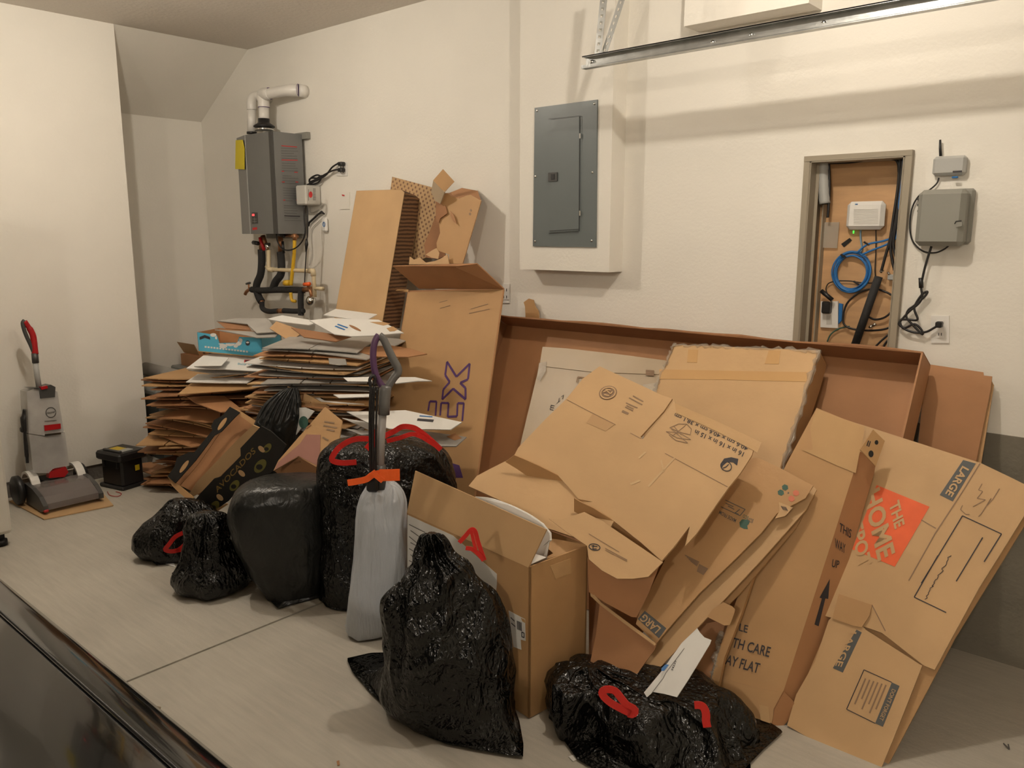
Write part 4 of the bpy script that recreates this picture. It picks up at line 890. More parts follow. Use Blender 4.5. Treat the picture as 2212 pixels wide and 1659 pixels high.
# ================================================================== TALL BOXES AGAINST THE WALL
PT = Plane((0, -.56, 0), 0, 15.2)          # face of the long kraft box, leaning on the wall
def box_from(name, label, catg, P, quad, depth, m, side_m=None, side_edge=None):
    """closed box: front quad on plane P pushed back by depth"""
    T = thing(name, label, catg, P.at(*quad[-1])); A = [P.at(*q) for q in quad]; B = [p-P.n*depth for p in A]
    sheet('front_face', m, T, P, quad, .004)
    n = len(A)
    for i in range(n):
        j = (i+1) % n; mm_ = side_m if side_m and i in (side_edge or ()) else m
        nn = (A[j]-A[i]).cross(P.n)
        if nn.dot(A[i]-sum(A, Vector())/n) < 0: nn = -nn
        MB().poly([A[i], A[j], B[j], B[i]], nn, .004).build('side_face', mm_, T)
    MB().poly(B, -P.n, .004).build('back_face', m, T)
    return T
T = box_from('long_flat_cartons', 'tall bundle of long kraft cartons with fluted edges leaning beside the heater', 'carton bundle', Plane(on(770, 412, 1, -.17), 0, 15), [(770, 412), (866, 409), (874, 416), (826, 700), (720, 700)], .13, 'kraft2', 'fluteedge', (1, 2))
z4 = lambda x, y: (700+x/3.191, 340+y/3.191)
PD = Plane(on(845, 382, 1, -.05), 0, 8)
o = sheet('dotted_carton', 'dotted', None, PD, [z4(458, 220), z4(470, 133), z4(740, 205), z4(775, 300), z4(770, 420), z4(740, 520), z4(695, 630), z4(700, 690), z4(590, 740), z4(560, 780), z4(560, 900), z4(430, 900)], .006)
tag(o, 'kraft carton panel with rows of small dots behind the tall bundle', 'carton')
PQ = Plane(on(1000, 430, 1, -.14), 8, 13)
T = thing('torn_box', 'tall kraft box with a jagged tear down its front corner', 'cardboard box', PQ.at(980, 570))
sheet('front_face', 'kraft', T, PQ, [z4(*q) for q in [(815, 262), (850, 245), (880, 270), (930, 285), (985, 262), (1010, 258), (1082, 298), (955, 732), (860, 732), (862, 670), (780, 640), (775, 590), (800, 520), (790, 430), (830, 400), (815, 330), (800, 300)]], .006)
A = PQ.at(*z4(1082, 298)); B = PQ.at(*z4(955, 732)); A2 = on(*z4(950, 210), 1, -.02)
MB().poly([PQ.at(*z4(820, 262)), PQ.at(*z4(1082, 298)), A2+Vector((.12, 0, -.02)), A2], (0, 0, 1), .005).build('top_face', 'kraft3', T)
PW = Plane(on(*z4(960, 230), 1, -.015), 0, 2); sheet('back_flap', 'whitegrey', T, PW, [z4(955, 210), z4(1085, 295), z4(1070, 330), z4(948, 262)], .004)
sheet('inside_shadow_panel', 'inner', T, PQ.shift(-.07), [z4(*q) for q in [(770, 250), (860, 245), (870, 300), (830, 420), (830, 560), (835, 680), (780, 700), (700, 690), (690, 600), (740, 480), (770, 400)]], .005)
TRm = 'edge'
PK = Plane(on(*z4(820, 160), 1, -.20), 40, 10)
sheet('raised_flap', 'kraft', T, PK, [z4(820, 80), z4(898, 166), z4(830, 240), z4(752, 158)], .005)
sheet('bent_flap', 'greykraft', T, Plane(on(*z4(790, 240), 1, -.19), -20, 0), [z4(752, 160), z4(830, 240), z4(800, 320), z4(765, 300), z4(738, 240)], .005)
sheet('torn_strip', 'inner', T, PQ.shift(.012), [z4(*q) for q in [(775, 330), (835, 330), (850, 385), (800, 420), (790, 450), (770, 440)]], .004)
sheet('torn_tab', 'kraft3', T, PQ.shift(.016), [z4(*q) for q in [(870, 370), (895, 400), (915, 462), (890, 440), (872, 405)]], .003)
sheet('torn_lip', 'kraft2', T, PQ.shift(.03), [z4(*q) for q in [(590, 683), (620, 705), (660, 690), (700, 725), (760, 715), (800, 700), (850, 668), (862, 735), (585, 738)]], .005)
sheet('torn_scrap', 'kraft2', T, PQ.shift(.03), [z4(*q) for q in [(745, 640), (775, 625), (795, 660), (785, 700), (740, 690), (700, 670)]], .004)
decal('printed_marks', 'faintink', T, PQ, [[z4(*q) for q in circ(1012, 365, 7, 9, 10)], [z4(*q) for q in circ(1006, 390, 8, 10, 10)]])
# ------------------------------------------------------------------ box with purple letters
PFX = Plane(on(1088.6, 625, 1, -.27), 0, 22)
Lx = (868, 1000)
T = thing('lettered_box', 'tall open kraft box with big outlined purple letters and raised top flaps', 'cardboard box', (-3.1, -.30, 0))
A = [PFX.at(926, 623.6), PFX.at(1088.6, 625), PFX.at(1030, 1045)]
bl = Vector((PFX.at(870, 1045).x, A[2].y, A[2].z)); lp = PFX.at(930, 1045)
BL = PFX.at(1030, 1045); dn = (PFX.at(1030, 1045)-PFX.at(1088.6, 625)).normalized(); TL = PFX.at(880, 631); TR = PFX.at(1088.6, 625)
L_ = TR.z/abs(dn.z)-.01; BRp = TR+dn*L_; BLp = TL+dn*(TL.z/abs(dn.z)-.01)
MB().poly([TL, TR, BRp, BLp], PFX.n, .006).build('front_face', 'kraft', T)
bk = -PFX.n*.17
bk = Vector((0, .085, .0))
bk = Vector((-.09, .085, 0)); bb = Vector((-.22, .26, 0))
MB().poly([TR, BRp, BRp+bb, TR+bk], (1, .5, 0), .005).build('side_face', 'kraft3', T); MB().poly([TL, BLp, BLp+bb, TL+bk], (-1, 0, 0), .005).build('side_face', 'kraft3', T)
MB().poly([TL+bk, TR+bk, BRp+bb, BLp+bb], (0, 1, 0), .004).build('back_face', 'kraft3', T)
# top flap bent forward over the face
fa, fb = PFX.at(926, 624), PFX.at(1088.6, 625)
P4 = Plane(fa, 0, -35)
MB().poly([PFX.at(905, 624), fb, on(1030, 570, 1, fb.y-.12), on(990, 575, 1, fb.y-.15), on(848, 575, 1, fb.y-.15)], (0, -1, -.6), .005).build('front_flap', 'kraft3', T)
MB().poly([on(985, 578, 1, fb.y-.15), on(1030, 570, 1, fb.y-.12), fb], (0, -1, -.3), .004).build('flap_fold', 'kraft3', T)
MB().poly([PFX.at(882, 631), PFX.at(882, 625), on(822, 630, 1, -.25), on(855, 625, 1, -.25)], (0, -.5, 1), .005).build('side_flap', 'kraft', T)
def outline(pts): return [[z4(*p) for p in pts]+[z4(*pts[0])]]
X_ = [(848, 1408), (912, 1512), (1004, 1422), (992, 1530), (938, 1554), (975, 1590), (975, 1668), (890, 1594), (815, 1668), (822, 1600), (866, 1548), (835, 1500)]
strokes('printed_letters', 'purple', T, PFX, outline(X_), .012)
zE = z3
strokes('printed_letters', 'purple', T, PFX, [[zE(*q) for q in [(2088, 805), (2098, 690), (2058, 690), (2054, 775), (1994, 778), (2000, 690), (1952, 688), (1945, 770)]], [zE(*q) for q in [(1868, 740), (1878, 678), (1922, 680), (1915, 770)]]], .011)
strokes('faint_printing', 'faintink', T, PFX, [[z4(795, 1000), z4(850, 985)], [z4(800, 1040), z4(870, 1020)], [z4(1010, 1045), z4(1130, 1010)], [z4(1000, 1075), z4(1140, 1045)]], .003)
MB().poly(px_pts(PFX, [(955, 1062-30), (975, 1000), (992, 1005), (1000, 1032)], .0012), PFX.n, .001).build('purple_print', 'purple', T)
o = tag(sheet('torn_cardboard', 'kraft', None, Plane(on(1145, 660, 1, -.035), 0, 2), [(1131, 653), (1142, 645), (1152, 648), (1156, 662), (1163, 672), (1164, 681), (1168, 760), (1150, 1120), (1118, 1120), (1133, 760), (1135, 680), (1134, 662)], .005), 'torn brown cardboard scrap peeking up above the big tray', 'cardboard scrap')
# ================================================================== THE PILE OF BOXES ON THE RIGHT
def zf_(x0, y0_, s): return lambda x, y: (x0+x/s, y0_+y/s)
zA = zf_(1000, 640, 3.606); zB = zf_(1380, 720, 3.606); zC = zf_(1240, 860, 2.9615); zD = zf_(1540, 860, 2.593)
zE_ = zf_(1740, 760, 3.318); zF = zf_(1640, 1200, 3.6136); zG = zf_(1160, 1250, 3.456); zH = zf_(700, 1000, 2.517)
def mp(f, pts): return [f(*q) for q in pts]
# ---- huge shallow tray against the wall
T = thing('big_tray_box', 'huge shallow brown carton tray leaning against the wall behind the pile', 'cardboard tray', (-1.8, -.5, 0))
el = 28.4; n_ = nrm(0, el); u_ = Vector((0, sin(radians(el)), cos(radians(el)))); J = Vector((0, -.088, 1.085)); W = .13
Lb = 1.085/u_.z-.006
xl, xr = -2.80, -.752
a, b = J+Vector((xl, 0, 0)), J+Vector((xr, 0, 0)); c, d = b-u_*Lb, a-u_*Lb
MB().poly([a, b, c, d], n_, .006).build('back_panel', 'kraft3', T)
def wav(p, q, k, amp):
    r = [p.lerp(q, i/k) for i in range(k+1)]; return [v+Vector((0, 0, amp*noise.noise(v*5))) for v in r]
top = [v+n_*W for v in wav(b, a, 18, .009)]
MB().poly([a, b]+top, -u_, .006).build('top_flange', 'inner', T)
MB().poly([b, b+n_*W, c+n_*W, c], (1, 0, 0), .006).build('side_flange', 'kraft3', T)
MB().poly([a, a+n_*W, d+n_*W, d], (1, 0, 0), .006).build('side_flange', 'inner', T)
# ---- sheets right of the tray
P = Plane((0, -.42, 0), 0, 19.3)
o = sheet('flat_carton', 'kraft3', None, P, [(2000, 786), (2124, 804), (2125, 811), (2143, 813), (2140, 840), (2108, 1000), (2070, 1200), (1960, 1200)], .006)
tag(o, 'brown carton sheet leaning on the wall at the right end of the big tray', 'cardboard sheet')
o = sheet('flat_carton', 'kraft', None, P.shift(-.014), [(2030, 800), (2138, 815), (2147, 832), (2118, 1010), (2080, 1200), (1990, 1200)], .005)
tag(o, 'second carton sheet whose edge just shows behind the rightmost brown sheet', 'cardboard sheet')
# ---- grey film covered box in the tray
PG = Plane((0, -.95, 0), 0, 34)
T = thing('film_wrapped_carton', 'greyish carton with clear tape and upside-down letters inside the tray', 'carton', PG.at(1200, 950))
sheet('face', 'greykraft', T, PG, mp(zA, [(620, 393), (800, 405), (1200, 450), (1580, 500), (1560, 900), (1500, 1300), (420, 1290), (460, 1100), (600, 520)]), .03)
sheet('top_flap', 'greykraft', T, PG.shift(.004), mp(zA, [(622, 396), (1200, 452), (1580, 505), (1570, 610), (1010, 590), (640, 546), (600, 520)]), .004)
sheet('film_corner', 'film', T, PG.shift(.008), mp(zA, [(592, 520), (650, 510), (645, 580), (600, 660), (575, 640)]), .002)
text('lettering', 'LT', 'ink', T, PG, zA(786, 766), zA(737, 802), zA(778, 800), 0, off=.002); text('lettering', 'm', 'ink', T, PG, zA(714, 850), zA(704, 890), zA(684, 845), 0)
strokes('printing', 'faintink', T, PG, [mp(zA, [(1425, 578+i*11), (1488, 582+i*11)]) for i in range(4)]+[mp(zA, [(885, 670), (895, 628), (960, 636)])], .006, .006)
# ---- heavy taped box
PT_ = Plane((0, -1.10, 0), 0, 37)
T = thing('taped_box', 'thick pale carton bound with brown and clear tape, leaning in the tray', 'cardboard box', PT_.at(1560, 1040))
q = [(1456, 745), (1770, 757), (1755, 810), (1672, 1060), (1640, 1160), (1370, 1120), (1398, 880), (1420, 830)]
sheet('front_face', 'kraft2', T, PT_, q, .006)
A = [PT_.at(*p) for p in q]; dp = -PT_.n*.11; D1 = [p+dp for p in A]
MB().poly([A[1], A[2], A[3], A[4], D1[4], D1[3], D1[2], D1[1]], (1, 0, 0), .006).build('side_face', 'kraft', T)
MB().poly([A[0], A[1], D1[1], D1[0]], (0, .6, .8), .006).build('top_face', 'kraft2', T)
MB().poly([A[0], A[7], A[6], A[5], D1[5], D1[6], D1[7], D1[0]], (-1, 0, 0), .006).build('side_face', 'kraft', T)
MB().poly([A[4], A[5], D1[5], D1[4]], (0, 0, -1), .006).build('bottom_face', 'kraft', T)
sheet('brown_tape', 'tape', T, PT_.shift(.0015), mp(zB, [(160, 280), (700, 292), (1325, 302), (1300, 377), (700, 362), (158, 355)]), .001)
sheet('brown_tape', 'tape', T, PT_.shift(.0015), mp(zB, [(385, 125), (462, 128), (452, 228), (375, 225)]), .001); sheet('brown_tape', 'tape', T, PT_.shift(.0015), mp(zB, [(1012, 130), (1103, 134), (1090, 240), (980, 236)]), .001)
e = (A[4]-A[1]).normalized(); 
def crumple(name, p0, p1, r, seed, mname='film', k=34):
    random.seed(seed); pts = [p0.lerp(p1, i/k)+Vector([random.uniform(-r, r)*.8 for _ in range(3)]) for i in range(k+1)]
    return MB().tube(pts, [r*random.uniform(.5, 1.5) for _ in pts], 6, smooth=False).build(name, mname, T)
crumple('crumpled_tape', A[1], A[4], .009, 3); crumple('crumpled_tape', A[0], A[1], .008, 4); crumple('crumpled_tape', A[0], A[6], .007, 5)
strokes('edge_line', 'ink', T, plane3(A[1], A[4], D1[1]), [], .002) if 0 else None
sheet('corner_film', 'film', T, PT_.shift(.006), mp(zB, [(30, 400), (150, 380), (130, 520), (60, 500)]), .002)
# ---- big flattened box in the middle, upside-down size printing
PM = Plane(on(1430, 1215, 1, -1.10), 15, 38)
T = thing('flattened_moving_box', 'large flattened carton tilted across the pile with upside-down size printing', 'flattened box', PM.at(1400, 1150))
q = mp(zA, [(1065, 545), (1200, 610), (1330, 672), (1445, 722)])+mp(zB, [(165, 490), (215, 520), (262, 548)])
q += [(1433, 893), (1388, 949), (1383, 944), (1430, 890)][:0]
q = mp(zA, [(1065, 545), (1250, 630), (1440, 718)])+[(1428, 853), (1452, 861)]+[(1434, 888), (1384, 943), (1388, 949), (1438, 891), (1457, 864)]
q += mp(zB, [(285, 548), (620, 700), (850, 800), (915, 835), (880, 950), (790, 1090), (700, 1200), (600, 1340), (450, 1560), (360, 1659)])
q += mp(zC, [(740, 820), (640, 950), (560, 1042), (430, 925), (250, 782), (120, 702), (40, 665)])
q += mp(zA, [(1010, 1600), (900, 1580), (830, 1495), (740, 1395), (600, 1325), (490, 1275), (400, 1238), (430, 1180), (640, 960), (805, 800), (935, 640)])
sheet('main_panel', 'kraft2', T, PM, q, .010)
sheet('brown_tape_end', 'cleartape', T, PM.shift(.002), mp(zB, [(280, 545), (620, 690), (955, 850), (920, 930), (880, 905), (600, 760), (290, 620)]), .001)
P2 = Plane(PM.at(*zA(740, 1400)), 15, -14)
sheet('folded_edge', 'kraft', T, P2, mp(zA, [(330, 1290), (400, 1238), (490, 1275), (600, 1325), (740, 1395), (830, 1495), (900, 1580), (1010, 1600), (1030, 1650), (905, 1655), (800, 1590), (690, 1520), (560, 1440), (420, 1345)]), .005)
P3 = Plane(PM.at(*zC(250, 780)), 15, -10)
sheet('folded_edge', 'kraft', T, P3, mp(zC, [(0, 640), (40, 665), (120, 702), (250, 782), (430, 925), (560, 1042), (545, 1060), (500, 1055), (350, 950), (200, 850), (80, 770), (0, 725)]), .005)
txt = lambda s, o, x, h, m='ink', b=.0, f=zC: text('size_lettering', s, m, T, PM, f(*o), f(*x), f(o[0]+(x[1]-o[1])*h/math.hypot(x[0]-o[0], x[1]-o[1]), o[1]-(x[0]-o[0])*h/math.hypot(x[0]-o[0], x[1]-o[1])), b)
txt('16 in x 16 in x 15 in', (1090, 347), (780, 200), 31, b=.012); txt('40,6 cm x 40,6 cm x 38,1 cm', (1118, 310), (650, 92), 30, b=.012)
strokes('box_diagram', 'faintink', T, PM, [mp(zB, [(240, 735), (310, 705), (375, 708), (410, 745), (400, 790), (320, 770), (240, 735)]), mp(zB, [(212, 765), (320, 775), (405, 828), (300, 815), (212, 765)]), mp(zB, [(250, 740), (380, 855), (290, 835), (235, 790)]), mp(zB, [(375, 708), (260, 800)]), mp(zB, [(270, 720), (330, 790)])], .0022)
decal('ring_logo', 'ink', T, PM, [mp(zB, [(640, 1010), (665, 975), (720, 965), (775, 978), (765, 1030), (735, 1005), (690, 1000), (655, 1030), (645, 1060)])])
strokes('ring_logo', 'ink', T, PM, [mp(zB, circ(680, 1035, 44, 36, 18, .5)+[circ(680, 1035, 44, 36, 18, .5)[0]]), mp(zB, [(655, 1050), (680, 1040), (700, 1020)])], .003)
cc = circ(1130, 752, 72, 54, 26, -.25)
decal('round_stamp', 'faintink', T, PM, [mp(zA, cc)]); strokes('round_stamp_ring', 'kraft2', T, PM, [mp(zA, circ(1130, 752, 58, 43, 22, -.25)+[circ(1130, 752, 58, 43, 22, -.25)[0]]), mp(zA, [(1095, 745), (1120, 735), (1150, 760), (1165, 742)]), mp(zA, [(1100, 765), (1140, 775)]), mp(zA, [(1110, 725), (1150, 730)])], .005, .003)
strokes('small_print', 'faintink', T, PM, [mp(zA, [(1325, 775), (1405, 820)]), mp(zA, [(1295, 790), (1398, 845)]), mp(zA, [(1270, 830), (1360, 870)]), mp(zA, [(1265, 862), (1325, 892)]), mp(zA, [(1275, 850), (1330, 878)])], .004)
decal('small_print_bar', 'faintink', T, PM, [mp(zA, [(1245, 885), (1293, 908), (1285, 922), (1236, 902)])])
strokes('crease', 'faintink', T, PM, [mp(zB, [(205, 935), (420, 1050), (690, 1195)]), mp(zA, [(810, 805), (1000, 905), (1190, 1000)]), mp(zA, [(1305, 1065), (1390, 1110)])], .0018, .0008)
sheet('tape_patch', mat('rubbed kraft', (.47, .29, .14), .5), T, PM.shift(.0015), mp(zA, [(1010, 915), (1180, 1000), (1110, 1050), (960, 985)]), .0008)
for q in ([(410, 380), (455, 340), (462, 348), (418, 388)], [(358, 545), (420, 520), (425, 532), (365, 556)], [(560, 395), (580, 470), (570, 475), (552, 400)], [(470, 560), (640, 380), (646, 386), (480, 570)]): sheet('painted_gloss_streak', 'tapegloss', T, PM.shift(.0015), mp(zC, q), .0006)  # thin pale strips painted in as highlights on the clear tape
# lower left face
PL_ = Plane(PM.at(1111, 985)+Vector((0, .02, -.01)), 15, 44)
o = sheet('lower_flat_box', 'kraft2', None, PL_, [(1012, 1050), (1030, 1028), (1060, 1012), (1108, 988), (1200, 1015), (1300, 1060), (1340, 1095), (1300, 1180), (1180, 1140), (1090, 1085)], .010)
tag(o, 'crumpled pale carton face under the left edge of the large tilted carton', 'flattened box')
# flap with round mark
PFm = Plane(on(1300, 1190, 1, -1.21), 18, 42)
T = thing('marked_flap_box', 'carton with a curling flap printed with a small round recycling mark', 'flattened box', PFm.at(1350, 1240))
sheet('flap', 'kraft2', T, PFm, [(1185, 1120), (1212, 1122), (1262, 1106), (1300, 1125), (1432, 1214), (1400, 1246), (1366, 1250), (1333, 1250), (1300, 1232), (1272, 1208), (1268, 1179), (1225, 1150)], .005)
strokes('round_mark', 'ink', T, PFm, [mp(zC, circ(131, 953, 36, 20, 18, .2)+[circ(131, 953, 36, 20, 18, .2)[0]]), mp(zC, [(112, 945), (150, 950)]), mp(zC, [(125, 940), (120, 965), (145, 965)])], .003)
strokes('small_print', 'faintink', T, PFm, [mp(zC, [(95+i*22, 868+i*26), (290+i*12, 985+i*14)]) for i in range(1)]+[mp(zC, [(200, 960+i*12), (340, 1035+i*9)]) for i in range(2)], .002)
PS_ = Plane(on(1350, 1300, 1, -1.18), 15, 12)
sheet('side_panel', 'kraft3', T, PS_, mp(zC, [(85, 1020), (280, 1150), (500, 1120), (555, 1040), (480, 1240), (400, 1402), (368, 1400), (200, 1310), (95, 1240)]), .006)
# box with the hexagons, upside down
PU = Plane(on(1405, 1390, 1, -1.13), 15, 38)
T = thing('hexagon_print_box', 'flattened carton printed with coloured hexagons and a dark LARGE bar, upside down', 'flattened box', PU.at(1410, 1385))
q = [(1600, 975)]+mp(zC, [(1130, 388), (1160, 380), (1200, 392), (1320, 448), (1530, 560), (1480, 640), (1300, 735), (1200, 860), (1000, 1060), (800, 1250), (590, 1490), (525, 1570), (395, 1445), (430, 1340), (600, 1000), (800, 700)])
sheet('main_panel', 'kraft', T, PU, q, .008)
for c in ((1350, 571), (1323, 604)): decal('green_hexagon', 'green', T, PU, [mp(zC, circ(*c, 22, 20, 6, .4))])
for c in ((1420, 607), (1391, 643)): decal('red_hexagon', mat('salmon print', (.62, .18, .10), .6) if 'salmon print' not in bpy.data.materials else bpy.data.materials['salmon print'], T, PU, [mp(zC, circ(*c, 22, 20, 6, .4))])
decal('small_hexagon', 'greyink', T, PU, [mp(zC, circ(1371, 606, 6, 6, 6))])
decal('tree_mark', 'green', T, PU, [mp(zC, [(1058, 795), (1075, 775), (1110, 778), (1125, 785), (1118, 805), (1108, 815), (1112, 838), (1085, 835), (1062, 822)])])
text('lettering', 'ECO', 'green', T, PU, zC(1118, 758), zC(1085, 742), zC(1110, 778), .01); text('lettering', 'ECO', 'greyink', T, PU, zC(1150, 775), zC(1120, 765), zC(1140, 800), .01)
text('lettering', 'MADE FROM', 'greyink', T, PU, zC(1040, 775), zC(935, 718), zC(1030, 797), .01)
strokes('label_frame', 'greyink', T, PU, [mp(zC, [(968, 652), (1095, 712), (1062, 752), (940, 695)]), mp(zC, [(1060, 712), (1030, 735), (1052, 742)]), mp(zC, [(970, 672), (1020, 695)]), mp(zC, [(985, 690), (1025, 712)])], .0025)
decal('faint_print', 'faintink', T, PU, [mp(zC, [(800, 1060), (858, 1090), (828, 1132), (785, 1108)])]); strokes('faint_lines', 'faintink', T, PU, [mp(zC, [(710+i*12, 1005+i*12), (800-i*4, 1050+i*8)]) for i in range(4)], .004)
decal('dark_bar', 'slate', T, PU, [mp(zG, [(805, 240), (965, 370), (910, 445), (752, 300)])]); text('bar_lettering', 'LARG', 'kraft2', T, PU, zG(928, 368), zG(806, 262), zG(884, 412), .02, off=.003)
decal('tape_label', 'kraft2', T, PU, [mp(zC, [(1310, 665), (1400, 700), (1350, 755), (1285, 770), (1315, 720)])]); strokes('label_lines', 'ink', T, PU, [mp(zC, [(1325+i*9, 690+i*2), (1340+i*9, 715+i*2)]) for i in range(4)], .002, .003)
# second layer edge
PE1 = PU.shift(-.035)
o = sheet('flattened_box', 'kraft2', None, PE1, [(1757, 1050), (1764, 1058), (1742, 1100), (1640, 1215), (1560, 1300), (1380, 1490), (1362, 1498), (1350, 1480), (1400, 1400), (1560, 1215), (1690, 1100)], .008)
tag(o, 'narrow strip of carton showing along the right edge of the hexagon print carton', 'flattened box')
o = sheet('flattened_box', 'kraft', None, PE1.shift(-.04), [(1700, 1120), (1745, 1095), (1720, 1140), (1600, 1280), (1570, 1310), (1540, 1330), (1530, 1300), (1600, 1200)], .008)
tag(o, 'carton edge with a small slot further down behind the narrow strip', 'flattened box')
PR = Plane(on(1545, 1320, 1, -1.0), 20, 25)
o = sheet('rounded_tab_box', 'kraft', None, PR, mp(zG, [(1270, 285), (1310, 230), (1390, 175), (1455, 205), (1478, 230), (1470, 265), (1440, 345), (1400, 350)]), .005)
tag(o, 'small carton tab with rounded corners above the white booklet', 'carton tab')
PB2 = Plane(on(1530, 1450, 2, .12), 25, 28)
T = thing('crushed_box', 'crushed carton standing on end behind the white booklet', 'cardboard box', on(1520, 1500, 2, .02))
sheet('front_face', 'kraft3', T, PB2, mp(zG, [(1205, 345), (1335, 320), (1400, 350), (1380, 430), (1300, 700), (1290, 800), (1140, 790), (1160, 700)]), .05)
crumple('crumpled_film', PB2.at(*zG(1385, 380))+Vector((0, -.01, 0)), PB2.at(*zG(1315, 790))+Vector((0, -.01, 0)), .009, 9)
PB3 = Plane(on(1560, 1400, 2, .2), 5, 28)
sheet('side_face', 'kraft', T, PB3, [(1640, 1180), (1660, 1150), (1600, 1330), (1565, 1420), (1548, 1500), (1530, 1492), (1555, 1400), (1600, 1270)], .02)
# lowest box by the bag
PW_ = Plane(on(1360, 1450, 1, -1.24), 12, 22)
T = thing('low_box', 'carton half hidden in shadow between the foam box and the lower right bag', 'cardboard box', on(1330, 1500, 2, .01))
sheet('front_face', 'kraft3', T, PW_, mp(zG, [(400, 610), (440, 420), (470, 180), (560, 260), (700, 370), (800, 430), (890, 492), (880, 530), (790, 650), (700, 780), (700, 900), (400, 900)]), .006)
sheet('curled_edge', 'kraft2', T, PW_.shift(.012), mp(zG, [(395, 95), (420, 110), (480, 180), (560, 240), (700, 345), (790, 410), (888, 488), (880, 500), (700, 372), (560, 265), (470, 195), (400, 130)]), .006)
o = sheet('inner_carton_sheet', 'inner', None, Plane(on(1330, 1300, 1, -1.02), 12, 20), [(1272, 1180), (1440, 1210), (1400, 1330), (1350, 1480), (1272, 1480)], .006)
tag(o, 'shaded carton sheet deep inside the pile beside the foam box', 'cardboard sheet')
# white booklet
PK_ = Plane(on(1420, 1495, 2, .20), 22, 32)
T = thing('white_booklet', 'white booklet with a blue spot standing behind the lower right bag', 'booklet', PK_.at(1430, 1500))
sheet('cover', 'paper', T, PK_, mp(zG, [(1195, 368), (1215, 400), (1250, 438), (1302, 458), (1290, 490), (1200, 640), (1120, 770), (1045, 885), (950, 860), (862, 845), (935, 745), (945, 700), (1100, 500)]), .008)
sheet('inner_page', 'paper', T, PK_.shift(-.010), mp(zG, [(1190, 375), (1100, 500), (950, 700), (935, 748), (850, 860), (820, 885), (798, 850), (930, 690), (1080, 480)]), .006)
decal('blue_spot', 'bluecable', T, PK_.shift(.001), [mp(zG, [(930, 668), (958, 640), (985, 642), (950, 688), (928, 690)])]); text('lettering', '34239', 'ink', T, PK_, zG(1013, 690), zG(1043, 615), zG(1000, 683), .01)
strokes('page_edges', 'greyink', T, PK_, [mp(zG, [(1100, 520), (960, 705), (940, 745), (862, 848)])], .0015)
# ---- box with THIS WAY UP
PB = Plane(on(1690, 1550, 2, .03), 10, 26)
T = thing('way_up_carton', 'long narrow carton lettered THIS WAY UP with a black arrow on its side', 'cardboard box', PB.at(1680, 1560))
fq = [(1764, 881), (1864, 922), (1858, 976), (1800, 1160), (1745, 1330), (1694, 1488), (1668, 1568), (1560, 1520), (1545, 1490), (1560, 1420), (1640, 1120), (1700, 1000)]
sheet('front_face', 'kraft', T, PB, fq, .006)
e0, e1 = PB.at(1858, 976), PB.at(1694, 1488); back = on(1893, 988, 1, e0.y+.05)
PSd = plane3(e0, e1, back)
sheet('side_face', 'kraft3', T, PSd, [(1858, 976), (1893, 987), (1889, 1020), (1845, 1170), (1800, 1330), (1756, 1475), (1728, 1530), (1690, 1572), (1668, 1568), (1694, 1488), (1745, 1330), (1800, 1160)], .006)
pv = Plane(e0+Vector((.02, -.01, .05)), 50, 20)
o = sheet('end_tab', 'kraft', T, pv, mp(zD, [(898, 176), (963, 240), (912, 382), (825, 288)]), .004)
decal('punched_spot', 'black', o, pv, [mp(zD, circ(886, 312, 14, 19, 14))]); decal('punched_spot', 'black', o, pv, [mp(zD, circ(917, 248, 10, 13, 12))]); strokes('tab_print', 'ink', o, pv, [mp(zD, [(862, 268), (872, 238)]), mp(zD, [(872, 272), (882, 242)])], .003)
sheet('crushed_corner', 'kraft3', T, Plane(PB.at(1690, 1530), 45, 10), mp(zF, [(195, 1062), (262, 1130), (285, 1180), (262, 1250), (180, 1340), (100, 1315), (120, 1200)]), .006)
sheet('bottom_flap', 'kraft', T, PB.shift(.006), mp(zF, [(-330, 950), (0, 1040), (190, 1070), (120, 1200), (95, 1318), (0, 1285), (-250, 1190), (-340, 1100)]), .004)
sheet('clear_tape', 'cleartape', T, PB.shift(.0105), mp(zF, [(0, 1160), (75, 1180), (85, 1310), (10, 1285)]), .001)
sheet('clear_tape', 'cleartape', T, PB.shift(.002), mp(zD, [(580, 60), (850, 160), (830, 300), (560, 290), (545, 170)]), .001)
sheet('clear_tape', 'cleartape', T, PB.shift(.003), mp(zD, [(500, 290), (825, 285), (800, 420), (700, 380)]), .001)
F_ = lambda s, o, x, y: text('lettering', s, 'ink', T, PB, zD(*o), zD(*x), zD(*y), .012, off=.003)
F_('LE', (145, 1303), (192, 1316), (152, 1262)); F_('TH CARE', (104, 1395), (313, 1452), (118, 1340)); F_('AY FLAT', (66, 1490), (252, 1542), (82, 1436))
G_ = lambda s, o, x, y: text('lettering', s, 'ink', T, PSd, zD(*o), zD(*x), zD(*y), .01)
G_('THIS', (706, 745), (772, 786), (712, 697)); G_('WAY', (683, 838), (742, 872), (684, 784)); G_('UP', (664, 945), (703, 955), (672, 902))
decal('arrow', 'ink', T, PSd, [mp(zD, [(655, 1015), (646, 1125), (630, 1122), (592, 1278), (570, 1268), (612, 1122), (598, 1118)])])
